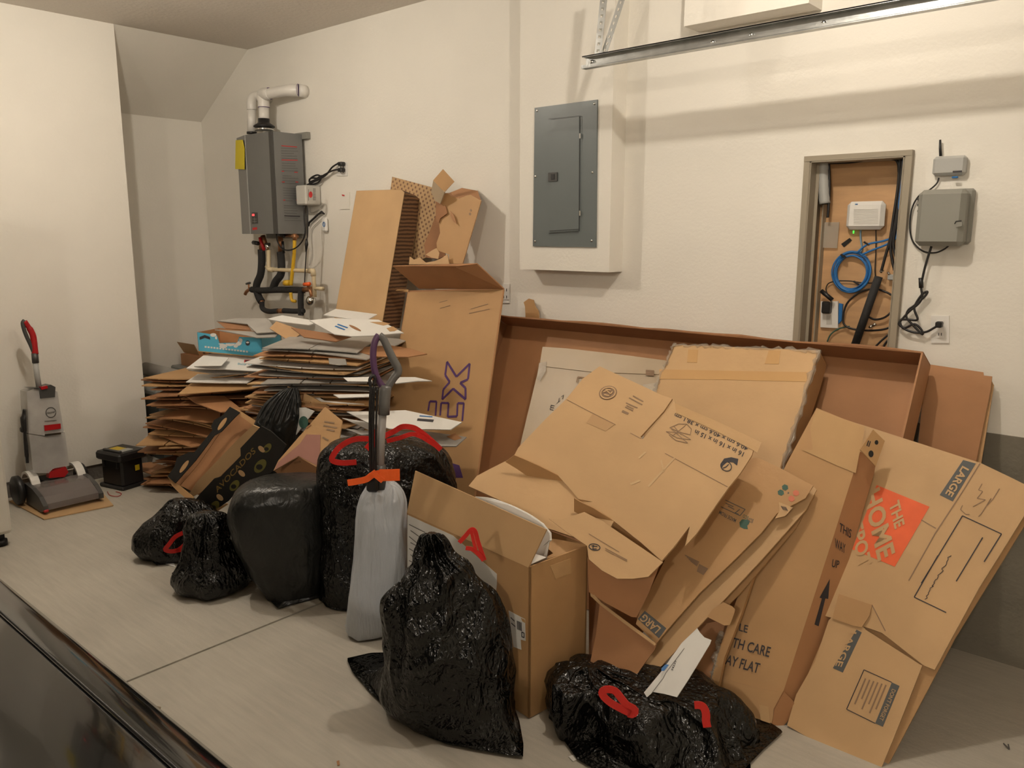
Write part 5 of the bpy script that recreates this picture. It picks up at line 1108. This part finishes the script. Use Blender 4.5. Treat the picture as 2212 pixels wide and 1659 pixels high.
# ---- carton with the orange square
PH = Plane((0, -.915, 0), 0, 32)
T = thing('orange_logo_box', 'large flattened moving carton with an orange square print and a dark LARGE bar', 'flattened box', PH.at(1800, 1600))
sheet('main_panel', 'kraft2', T, PH, [(1770, 893), (1800, 898), (1885, 925), (2000, 962), (2118, 1000), (2185, 1032), (2225, 1052), (2245, 1062), (2190, 1150), (2115, 1270), (2055, 1380), (2019, 1447), (1996, 1438), (1905, 1367), (1880, 1358), (1860, 1352), (1780, 1330), (1740, 1340), (1720, 1200)], .012)
sheet('lower_flap', 'kraft2', T, PH.shift(.005), [(1863, 1352), (1870, 1360), (1992, 1438), (1960, 1520), (1928, 1600), (1904, 1658), (1898, 1672), (1757, 1600), (1700, 1567), (1720, 1500), (1760, 1430), (1790, 1340), (1800, 1330)], .006)
sheet('back_panel', 'kraft', T, PH.shift(-.020), [(2120, 1005), (2230, 1055), (2252, 1072), (2190, 1172), (2062, 1380), (1912, 1664), (1890, 1664), (1700, 1570), (1800, 1300)], .008)
sheet('crushed_flap', 'kraft', T, PH.shift(.012), mp(zF, [(570, 490), (620, 300), (880, 385), (860, 470), (800, 560), (740, 550)]), .004)
sheet('fold_ridge', 'kraft2', T, Plane(PH.at(*zF(480, 850)), 30, 20), mp(zF, [(478, 800), (520, 840), (530, 910), (505, 935), (470, 900)]), .004)
strokes('crease', 'faintink', T, PH, [mp(zE_, [(1250, 800), (1120, 1010), (930, 1300), (740, 1640)]), mp(zE_, [(830, 1205), (935, 1265)]), mp(zF, [(880, 385), (985, 590)])], .003, .001)
decal('orange_square', 'orange', T, PH, [mp(zE_, [(510, 955), (888, 1110), (640, 1540), (335, 1415)])])
H_ = lambda s, c, hl, h, b: text('square_lettering', s, 'kraft2', T, PH, zE_(c[0]-.22*hl-.87*h/2, c[1]-.97*hl+.48*h/2), zE_(c[0]+.22*hl-.87*h/2, c[1]+.97*hl+.48*h/2), zE_(c[0]-.22*hl+.87*h/2, c[1]-.97*hl-.48*h/2), b, off=.003)
H_('THE', (655, 1165), 92, 82, .03); H_('HOME', (525, 1235), 245, 140, .03); H_('DEPOT', (385, 1340), 200, 105, .03)
decal('dark_bar', 'slate', T, PH, [mp(zE_, [(1130, 775), (1220, 800), (1055, 1072), (962, 1025)])]); text('bar_lettering', 'LARGE', 'kraft2', T, PH, zE_(1124, 815), zE_(1000, 1015), zE_(1174, 842), .03, off=.003)
strokes('label_outline', 'ink', T, PH, [mp(zE_, [(1280, 1505), (1405, 1305), (1125, 1175), (980, 1415), (830, 1659)]), mp(zF, [(1395, 0), (1210, 325), (1460, 445)]), mp(zE_, [(1270, 1330), (1080, 1645)])], .003)
random.seed(12); hw = []
for i in range(14):
    x, y = 1035-i*14, 1455+i*14*1.7; hw.append((x+random.uniform(-6, 26), y+random.uniform(-6, 10))); hw.append((x+random.uniform(-4, 10), y+10))
strokes('handwriting', 'ink', T, PH, [mp(zE_, hw)], .0018)
strokes('handwriting', 'faintink', T, PH, [mp(zE_, [(1265, 945), (1240, 990), (1270, 1000), (1230, 1050), (1290, 1060), (1200, 1110)]), mp(zE_, [(1390, 980), (1340, 1060), (1300, 1100), (1330, 1050), (1260, 1160), (1240, 1180)]), mp(zE_, [(1125, 1100), (1110, 1130), (1150, 1165), (1175, 1165)])], .002)
decal('dark_bar', 'slate', T, PH.shift(.005), [mp(zF, [(760, 578), (800, 600), (652, 914), (575, 878)])]); text('bar_lettering', 'LARGE', 'kraft2', T, PH.shift(.005), zF(712, 590), zF(592, 860), zF(762, 600), .02, off=.003)
PHf = PH.shift(.005)
strokes('list_frame', 'ink', T, PHf, [mp(zF, [(1035, 990), (818, 892), (682, 1200), (905, 1310)])], .0025); decal('dark_bar', 'slate', T, PHf, [mp(zF, [(1035, 990), (1095, 1018), (965, 1337), (905, 1310)])])
text('bar_lettering', "DON'T FORGET", 'kraft2', T, PHf, zF(1037, 1040), zF(935, 1280), zF(1068, 1053), .01, off=.003)
strokes('list_lines', 'faintink', T, PHf, [mp(zF, [(990-i*32, 1010-i*10), (990-i*32-(.42*l), 1010-i*10+l)]) for i, l in enumerate((190, 230, 170, 220, 150, 200))], .004)
# ---- box with foam
Fc = Vector((-1.521, -1.427, 0)); dr = Vector((.13, .9915, 0)).normalized(); dl = Vector((-dr.y, dr.x, 0))
PRt = Plane(Fc, 0, 0, Vector((dr.y, -dr.x, 0))); PLf = Plane(Fc, 0, 0, -dr)
T = thing('foam_box', 'tall open kraft carton holding white foam, with a white label on its left face', 'cardboard box', Fc)
zt = PRt.at(1142, 1226).z; Rt = PRt.at(1270, 1178); ll = (PLf.at(879, 1107)-Fc).dot(dl)
Lt = PLf.at(879, 1107)
rr = (Rt-Fc).dot(dr)
Lb_ = Fc+dl*ll; Rb = Fc+dr*rr; Bb = Lb_+dr*rr
Ft = Fc+Vector((0, 0, zt)); RT_ = Rb+Vector((0, 0, Rt.z)); LT_ = Lb_+Vector((0, 0, Lt.z)); BT_ = Bb+Vector((0, 0, Rt.z))
for nm, q, nn in (('right_face', [Fc, Rb, RT_, Ft], PRt.n), ('left_face', [Fc, Ft, LT_, Lb_], PLf.n), ('back_face', [Rb, Bb, BT_, RT_], dr), ('far_face', [Lb_, LT_, BT_, Bb], dl)):
    MB().poly([v+Vector((0, 0, .004)) if v.z < .01 else v for v in q], nn, .006).build(nm, 'kraft', T)
Pfl = Plane(Ft, 0, 0, (-dr*cos(radians(12))+Vector((0, 0, sin(radians(12))))))
sheet('top_flap', 'kraft2', T, Pfl, [(897, 1017), (1000, 1063), (1100, 1108), (1180, 1144), (1141, 1226), (879, 1107)], .005)
sheet('back_flap', 'kraft', T, Plane(RT_, 30, 55), [(1270, 1178), (1205, 1165), (1155, 1160), (1195, 1195), (1160, 1215)], .005)
sheet('white_label', 'whiteboard', T, PLf.shift(.001), [(880, 1112), (978, 1157), (1073, 1240), (1073, 1262), (1060, 1400), (880, 1330)], .001)
strokes('label_printing', 'greyink', T, PLf, [[(884+3*(i % 2), 1133+i*13), (918-7*(i % 3), 1150+i*13)] for i in range(12)], .003, .003)
decal('sticker', 'whiteboard', T, PLf, [mp(zH, [(1003, 803), (1092, 850), (1095, 968), (1068, 960), (1072, 1016), (1030, 1000)])], .002)
strokes('barcode', 'ink', T, PLf, [mp(zH, [(1050+i*7, 858+i*3), (1052+i*7, 905+i*3)]) for i in range(4)]+[mp(zH, [(1075, 920), (1088, 925), (1088, 950), (1075, 945), (1075, 920)]), mp(zH, [(1015, 840), (1035, 860)]), mp(zH, [(1018, 870), (1040, 890)])], .003, .004)
decal('orange_mark', 'tape', T, PLf, [mp(zH, [(1070, 843), (1090, 852), (1092, 870), (1078, 862)])], .004)
sheet('clear_tape', 'cleartape', T, PRt.shift(.001), mp(zH, [(1230, 560), (1340, 520), (1345, 600), (1260, 630)]), .001)
PFo = Plane(Ft+dr*.075, 0, 0, (-dr*.95+Vector((0, 0, .25))))
Tf = thing('foam_sheet', 'white foam sheet curling out of the open kraft carton', 'foam sheet', PFo.at(1150, 1180))
cur = [zH(*q) for q in [(820, 185), (900, 192), (1000, 225), (1100, 272), (1180, 325), (1222, 378), (1226, 420), (1195, 450), (1150, 470)]]
cp = cat([PFo.at(*q) for q in cur], 30); mbf = MB(); w_ = dl*.0
low = [PFo.at(*q, -.0) for q in cur]
va = []
for i, p in enumerate(cp):
    va += [p, p+Vector((-.05, .03, -.16))*(1-.3*i/29)]
fs = [(2*i, 2*i+2, 2*i+3, 2*i+1) for i in range(29)]
m2 = [v+Vector((-.006, .010, -.002)) for v in va]; k = len(va)
fs2 = fs+[tuple(k+t for t in f[::-1]) for f in fs]+[(2*i, k+2*i, k+2*i+2, 2*i+2) for i in range(29)]+[(2*i+3, k+2*i+3, k+2*i+1, 2*i+1) for i in range(29)]+[(0, 1, k+1, k), (58, k+58, k+59, 59)]
MB().add(va+m2, fs2, True).build('foam_panel', 'foam', Tf)
MB().poly([PFo.at(*zH(*q)) for q in [(880, 200), (1000, 228), (1100, 275), (1180, 328), (1222, 380), (1225, 420), (1190, 452), (1150, 472), (1120, 560), (980, 500), (880, 400)]], PFo.n, .012).build('foam_end', 'foam', Tf)
MB().poly([Plane(Ft+dr*.02, 0, 0, (.4, -.6, .6)).at(*zH(*q)) for q in [(1135, 490), (1210, 512), (1120, 552), (1125, 520)]], (.4, -.6, .6), .006).build('foam_corner', 'foam', Tf)
# ================================================================== BAGS
def loop(parent, pts, P, wd=.02, m='redtie', name='drawstring', n=30, tw=0):
    c = cat([P.at(x, y) for x, y in pts], n); mb = MB(); return mb.ribbon(c, wd, P.n+Vector((0, 0, tw)), .002).build(name, m, parent)
BAGT = 'bin bag'
# far left lying bag
b0 = on(390, 1200, 2, 0)+Vector((0, .05, 0))
T = thing('bin_bag', 'low black bin bag slumped at the far left with a red drawstring loop', BAGT, (b0.x, b0.y, 0))
bag(T, 'liner', 'bag', b0, [(1078, 372, 402), (1086, 352, 430), (1102, 330, 455), (1125, 305, 470), (1150, 291, 478), (1175, 294, 480), (1195, 306, 475), (1212, 322, 450), (1220, 330, 430)], .75, .10, 14, .016, floor=[(290, 1160), (305, 1190), (336, 1222), (380, 1208), (420, 1198), (470, 1180), (490, 1130), (440, 1100), (340, 1110)], seed=1, sq=.9)
Pd = front_depth(b0, .17)
loop(T, zl([(445, 845), (400, 862), (350, 890), (310, 935), (288, 965), (330, 978), (380, 970), (425, 968)]) if 0 else [(410, 1145), (395, 1151), (378, 1160), (365, 1176), (357, 1187), (371, 1191), (388, 1188), (403, 1187)], Pd, .020)
loop(T, [(402, 1172), (392, 1182), (380, 1190)], Pd, .016)
# second low bag
b1 = on(450, 1285, 2, 0)+Vector((.02, .12, 0))
T = thing('bin_bag', 'small black bin bag with a bunched neck beside the far left bag', BAGT, (b1.x, b1.y, 0))
bag(T, 'liner', 'bag', b1, [(1106, 428, 458), (1114, 418, 478), (1130, 408, 490), (1145, 404, 492), (1165, 402, 500), (1190, 392, 512), (1215, 382, 530), (1240, 372, 545), (1262, 378, 545), (1280, 398, 520), (1292, 425, 470)], .8, .16, 14, .02, floor=[(371, 1240), (385, 1268), (410, 1284), (440, 1297), (480, 1284), (545, 1258), (555, 1225), (480, 1200), (400, 1215)], seed=2)
# big dull grey bag
b2 = on(640, 1300, 2, 0)+Vector((-.02, .17, 0))
T = thing('bin_bag', 'plump stretched dark grey bin bag with a smooth shiny top', BAGT, (b2.x, b2.y, 0))
bag(T, 'liner', 'bagdull', b2, [(1032, 575, 680), (1038, 540, 705), (1050, 515, 712), (1075, 498, 716), (1110, 492, 718), (1150, 498, 718), (1190, 514, 716), (1230, 535, 714), (1270, 565, 712), (1300, 582, 708), (1312, 592, 700)], .72, 0, 10, .006, floor=[(565, 1262), (585, 1300), (600, 1316), (640, 1304), (694, 1290), (712, 1260), (640, 1230)], seed=3, fold=.015, sq=.72)
# dark bag hanging behind the avocado tray
b3 = on(600, 950, 1, -1.08); b3.z = 0
T = thing('bin_bag', 'dark pleated bin bag drooping between the two stacks of cartons', BAGT, (b3.x, b3.y, 0))
bag(T, 'liner', 'bagdull', b3, [(838, 618, 642), (848, 600, 646), (870, 575, 648), (900, 555, 648), (940, 545, 640), (980, 545, 640), (1050, 540, 650), (1130, 545, 660)], .6, .30, 22, .008, seed=4, pw=.4)
# tall bag with red ties
b4 = on(760, 1305, 2, 0)+Vector((.03, .17, 0)); b4.z = 0
T = thing('bin_bag', 'tall full black bin bag tied on top with a long red drawstring', BAGT, (b4.x, b4.y, 0))
bag(T, 'liner', 'bag', b4, [(944, 785, 830), (948, 750, 880), (956, 716, 925), (968, 700, 950), (985, 693, 964), (1010, 692, 974), (1050, 694, 980), (1120, 695, 980), (1200, 695, 978), (1280, 697, 968), (1305, 702, 955)], .62, .0, 30, .012, seed=5, fold=.02, sq=.75)
Pd = front_depth(b4, .25); z3p = lambda l: [z3(*q) for q in l]
loop(T, z3p([(1520, 925), (1440, 918), (1370, 930), (1300, 970), (1255, 1025), (1250, 1060), (1310, 1075), (1405, 1070)]), front_depth(b4, .262), .022)
loop(T, z3p([(1470, 985), (1500, 950), (1560, 915), (1650, 870), (1700, 842), (1760, 845), (1800, 862), (1870, 915), (1950, 990)]), front_depth(b4, .20), .022)
loop(T, z3p([(1600, 935), (1680, 915), (1760, 890), (1820, 905), (1880, 940), (1950, 985)]), front_depth(b4, .215), .018)
loop(T, z3p([(1490, 1000), (1520, 940), (1535, 860)]), front_depth(b4, .265), .018)
# white bag with orange tie, tool handle in it
b5 = on(805, 1378, 2, 0)+Vector((.02, .065, 0)); b5.z = 0
T = thing('white_bag', 'narrow translucent white bin bag tied with an orange strip around a tool', 'bin bag', (b5.x, b5.y, 0))
bag(T, 'liner', 'bagwhite', b5, [(1036, 806, 838), (1044, 795, 854), (1056, 786, 866), (1072, 776, 874), (1088, 772, 877), (1120, 768, 878), (1180, 763, 880), (1240, 757, 882), (1300, 750, 878), (1350, 744, 868), (1368, 748, 852), (1376, 755, 842)], .62, .13, 16, .004, floor=[(744, 1352), (760, 1374), (775, 1386), (810, 1380), (838, 1372), (870, 1350), (810, 1325)], seed=6, pw=.6, sq=.8)
Pw = front_depth(b5, .085)
loop(T, [zH(*q) for q in [(128, 108), (180, 100), (230, 88), (262, 66), (300, 56), (345, 52)]], Pw, .024, 'orangetie', 'orange_tie')
loop(T, [zH(*q) for q in [(300, 66), (350, 66), (412, 64)]], Pw.shift(.004), .045, 'orangetie', 'orange_tie')
loop(T, [zH(*q) for q in [(262, 45), (285, 70), (320, 98)]], Pw.shift(.006), .020, 'orangetie', 'orange_tie')
Th = thing('digging_tool', 'long grey pole with a diamond shaped purple and grey grip rising from the white bag', 'tool', Vector((b5.x, b5.y, .05)))
pp = lambda x, y, o=0: front_depth(b5, .02+o).at(x, y)
MB().tube([pp(820, 1042), pp(823, 950), pp(827, 880)], .0155, 18).build('pole', 'polegrey', Th)
MB().tube([pp(829, 895), pp(830, 870), pp(832, 842), pp(834, 832)], [.022, .0215, .023, .021], 18).build('collar', 'gripgrey', Th)
MB().tube([pp(819, 1055), pp(820, 1020), pp(821, 1004)], [.026, .025, .022], 16).build('lower_collar', 'darkgrey', Th)
MB().tube(cat([pp(*z6(*q)) for q in [(1510, 370), (1560, 420), (1610, 520), (1670, 650), (1735, 770), (1745, 840), (1700, 900), (1640, 990), (1605, 1060)]], 40), [.0125+.003*sin(pi*i/39) for i in range(40)], 14).build('grip', 'gripgrey', Th)
MB().tube(cat([pp(*z6(*q)) for q in [(1505, 370), (1460, 440), (1435, 560), (1435, 700), (1460, 850), (1510, 960), (1570, 1040), (1590, 1080)]], 40), .0125, 14).build('grip', 'grippurple', Th)
Ts = thing('black_strap', 'black cord straps hanging beside the grey pole down to the orange tie', 'strap', pp(812, 1040, .04))
for q in ([(1400, 1010), (1390, 930), (1430, 880), (1455, 920), (1440, 1010)], ):
    MB().tube(cat([pp(*z6(*a), .03) for a in q], 24), .006, 8).build('loop', 'cable', Ts)
for q in ([(801, 832), (799, 880), (799, 950), (801, 1045)], [(808, 835), (807, 900), (806, 960), (807, 1050)], [(815, 838), (813, 900), (812, 960), (812, 1055)], [(804, 835), (803, 900), (804, 960), (804, 1040)]):
    MB().tube(cat([pp(*a, .03) for a in q], 24), .0045, 8).build('cord', 'cable', Ts)
MB().box(pp(*zH(262, 110), .03), (.045, .02, .07), .6, bev=.008).build('cord_end', 'black', Ts)
# front bag
b6 = on(990, 1600, 2, 0)+Vector((-.02, .11, 0)); b6.z = 0
T = thing('bin_bag', 'large glossy black bin bag in front with a twisted neck and wide flat bottom seam', BAGT, (b6.x, b6.y, 0))
bag(T, 'liner', 'bag', b6, [(1152, 920, 944), (1158, 908, 955), (1170, 904, 968), (1190, 905, 975), (1204, 898, 988), (1216, 898, 1004), (1230, 890, 1028), (1250, 868, 1052), (1272, 848, 1072), (1300, 838, 1086), (1350, 834, 1097), (1400, 834, 1106), (1450, 832, 1116), (1500, 828, 1122), (1550, 850, 1125), (1600, 900, 1128)], .55, .17, 20, .020,
    floor=[(748, 1424), (762, 1455), (800, 1498), (850, 1548), (900, 1582), (960, 1608), (1030, 1622), (1090, 1632), (1130, 1638), (1131, 1610), (1122, 1560), (1100, 1500), (1000, 1430), (880, 1410), (800, 1412)], seed=7, fold=.03, rings=130, seg=190, pw=.8)
loop(T, [zH(*q) for q in [(735, 432), (765, 400), (800, 362), (822, 372), (838, 430), (872, 528)]], front_depth(b6, .06), .013)
loop(T, [zH(*q) for q in [(770, 462), (810, 470), (845, 500), (868, 530)]], front_depth(b6, .065), .013)
loop(T, [zH(*q) for q in [(800, 365), (812, 420), (825, 470)]], front_depth(b6, .062), .010)
# bag at the lower right: two mounds under one skin
b7 = on(1400, 1640, 2, 0)+Vector((0, .17, 0)); b7.z = 0
T = thing('bin_bag', 'wide black bin bag lying before the pile with two red drawstring loops', BAGT, (b7.x, b7.y, 0))
bag(T, 'liner', 'bag', b7, [(1436, 1258, 1300), (1444, 1240, 1345), (1456, 1222, 1420), (1470, 1210, 1540), (1490, 1202, 1580), (1520, 1197, 1615), (1560, 1199, 1640), (1600, 1208, 1650), (1640, 1225, 1640), (1680, 1260, 1600)], .62, .12, 18, .03, floor=[(1198, 1530), (1210, 1590), (1245, 1640), (1300, 1672), (1400, 1700), (1520, 1700), (1600, 1672), (1650, 1620), (1692, 1582), (1600, 1520), (1450, 1470), (1290, 1460)], seed=8, fold=.05, rings=120, seg=190, sq=.85)
Pd = front_depth(b7, .33)
loop(T, [zG(*q) for q in [(700, 1005), (620, 965), (550, 925), (500, 880), (488, 845), (520, 825), (580, 835), (620, 880), (670, 940), (730, 975), (715, 1010), (680, 1005)]], front_depth(b7, .31), .022)
loop(T, [zG(*q) for q in [(1175, 942), (1225, 945), (1250, 970), (1262, 1010), (1262, 1060), (1272, 1108)]], front_depth(b7, .30), .022)
# ================================================================== AVOCADO TRAY AND THE TIPPED BOX
PAi = Plane(on(450, 1010, 1, -1.22), -10, 20)
def zz(l): return [z5(*q) for q in l]
T = thing('fruit_tray_box', 'black printed avocado tray box tipped on its side against the left stack', 'fruit box', PAi.at(440, 1080))
zI = zf_(260, 860, 2.9625)     # second zoom
def zi(l): return [zI(*q) for q in l]
# inside floor of the tray, seen lit
far = zi([(755, 75), (905, 175)]); near = zi([(305, 500), (465, 640)])
Pf0 = Plane(on(*zI(600, 330), 1, -1.24), 28, 20)
inn = Pf0
sheet('tray_bottom', 'kraft3', T, inn, zi([(700, 70), (890, 175), (760, 330), (500, 620), (350, 540)]), .006)
Pfl_ = Plane(inn.at(*zI(350, 540))+Vector((0, 0, 0)), 35, 12)
# upper wall with hand holes (black)
PU1 = inn.shift(.11)
sheet('upper_wall', 'blackprint', T, PU1, zi([(302, 500), (345, 440), (362, 380), (440, 345), (470, 350), (590, 205), (580, 180), (600, 140), (655, 110), (700, 55), (765, 92), (735, 120), (645, 215), (600, 240), (480, 400), (350, 545)]), .006)
for c, r in (((408, 438), -.95), ((652, 165), -.95)): decal('hand_hole', 'kraft', T, PU1, [zi(circ(c[0], c[1], 48, 13, 18, r))])
sheet('upper_inside', 'kraft3', T, inn.shift(.05), zi([(345, 540), (480, 400), (600, 240), (735, 120), (760, 100), (890, 175), (860, 200), (700, 130), (500, 420), (380, 560)]), .004)
# end wall at upper right
sheet('end_wall', 'kraft', T, inn.shift(.10), zi([(700, 55), (760, 78), (905, 170), (885, 200), (790, 130), (735, 95)]), .006)
sheet('end_wall', 'kraft', T, inn.shift(.10), zi([(302, 500), (330, 520), (470, 635), (455, 668), (380, 610), (330, 560)]), .006)
# front wall printed black, seen from outside; inner lip lit
PFw = Plane(inn.at(*zI(640, 500))-Vector((0, .10, .0)), 20, -8)
sheet('lip', 'kraft2', T, PFw.shift(-.008), zi([(465, 632), (440, 612), (490, 535), (735, 280), (850, 172), (900, 195), (780, 330), (770, 370), (640, 500), (600, 520), (520, 600)]), .005)
fw = sheet('front_wall', 'blackprint', T, PFw, zi([(470, 660), (530, 590), (600, 515), (640, 505), (770, 370), (768, 320), (900, 180), (960, 210), (1060, 300), (1000, 440), (960, 480), (830, 520), (760, 580), (690, 660), (570, 745), (520, 720)]), .006)
sheet('bottom_edge', 'kraft', T, PFw.shift(.004), zi([(565, 738), (680, 672), (690, 680), (580, 752)]), .003)
text('lettering', 'AVOCADOS', 'gold', fw, PFw, zI(620, 608), zI(868, 345), zI(602, 578), .01, off=.003)
for c in ((636, 636), (776, 482), (903, 327)): decal('hand_hole', 'kraft2', fw, PFw, [zi(circ(*c, 26, 15, 16, .75))], .003)
for c, s_ in (((895, 435), 50), ((730, 560), 40), ((600, 695), 42), ((940, 320), 34)):
    decal('fruit_print', 'avo', fw, PFw, [zi(circ(*c, s_, s_*.62, 20, -.9))], .002); decal('fruit_stone', 'blackprint', fw, PFw, [zi(circ(c[0]-6, c[1]+6, s_*.42, s_*.36, 14))], .0035)
# tipped reddish box right of it
PX = Plane(on(680, 980, 1, -1.18), 20, 30)
T = thing('tipped_box', 'reddish open carton lying upside down between the avocado tray and the tall bag', 'cardboard box', PX.at(660, 1040))
sheet('top_face', 'kraft', T, PX, zi([(1310, 55), (1420, 145), (1400, 270), (1300, 330), (1270, 450), (1140, 375), (980, 465), (1010, 400)]), .006)
PXf = Plane(PX.at(*zI(1140, 375)), 10, -12)
sheet('front_face', 'kraft3', T, PXf, zi([(982, 462), (1140, 372), (1285, 450), (1285, 590), (1150, 545), (1040, 510)]), .006)
sheet('pinkish_print', mat('dusty rose print', (.36, .17, .13), .5, var=.06), T, PX.shift(.002), zi([(1010, 410), (1150, 290), (1190, 232), (1280, 235), (1275, 440), (1140, 370), (985, 462)]), .001)
sheet('slot', 'inner', T, PX.shift(.003), zi([(1185, 190), (1215, 165), (1222, 172), (1192, 198)]), .001); sheet('slot', 'inner', T, PXf.shift(.002), zi([(1110, 412), (1150, 400), (1152, 412), (1115, 422)]), .001)
strokes('faint_print', 'faintink', T, PX, [zi([(1305, 150), (1370, 160)]), zi([(1300, 175), (1385, 190)]), zi([(1320, 200), (1370, 210)]), zi([(1295, 250), (1330, 270)])], .007)
PXw = Plane(on(650, 910, 1, -1.0), 20, 5)
o = sheet('white_print_carton', 'whiteboard', None, PXw, zi([(1140, 62), (1180, 60), (1240, 85), (1180, 160), (1125, 235), (1118, 225)]), .006); tag(o, 'white carton corner with a dark fruit picture behind the tipped reddish box', 'carton')
decal('fruit_picture', 'green', o, PXw, [zi(circ(1172, 155, 30, 40, 16))])
tag(MB().poly([on(*zI(290, 1062), 2, .004), on(*zI(340, 1040), 2, .004), on(*zI(350, 1080), 2, .004)], (0, 0, 1), .002).build('paper_scrap', 'paper'), 'small pale scrap on the floor between the two leftmost bin bags', 'paper')
tag(MB().poly([on(1228, 1634, 2, .004), on(1240, 1630, 2, .004), on(1246, 1640, 2, .004), on(1238, 1644, 2, .004)], (0, 0, 1), .003).build('plastic_scrap', 'white'), 'tiny white scrap on the floor left of the wide lower right bag', 'scrap')
tag(MB().poly([on(727, 1644, 2, .003), on(733, 1642, 2, .003), on(734, 1652, 2, .003), on(729, 1653, 2, .003)], (0, 0, 1), .002).build('leaf_scrap', 'kraft3'), 'tiny brown scrap on the floor near the bottom edge', 'scrap')
tag(MB().tube(cat([on(2168, 1606, 2, .003), on(2174, 1612, 2, .004), on(2180, 1618, 2, .003), on(2178, 1608, 2, .003)], 12), .002, 6).build('twig_scrap', 'greyink'), 'tiny dark squiggle of debris on the floor at the far lower right', 'scrap')
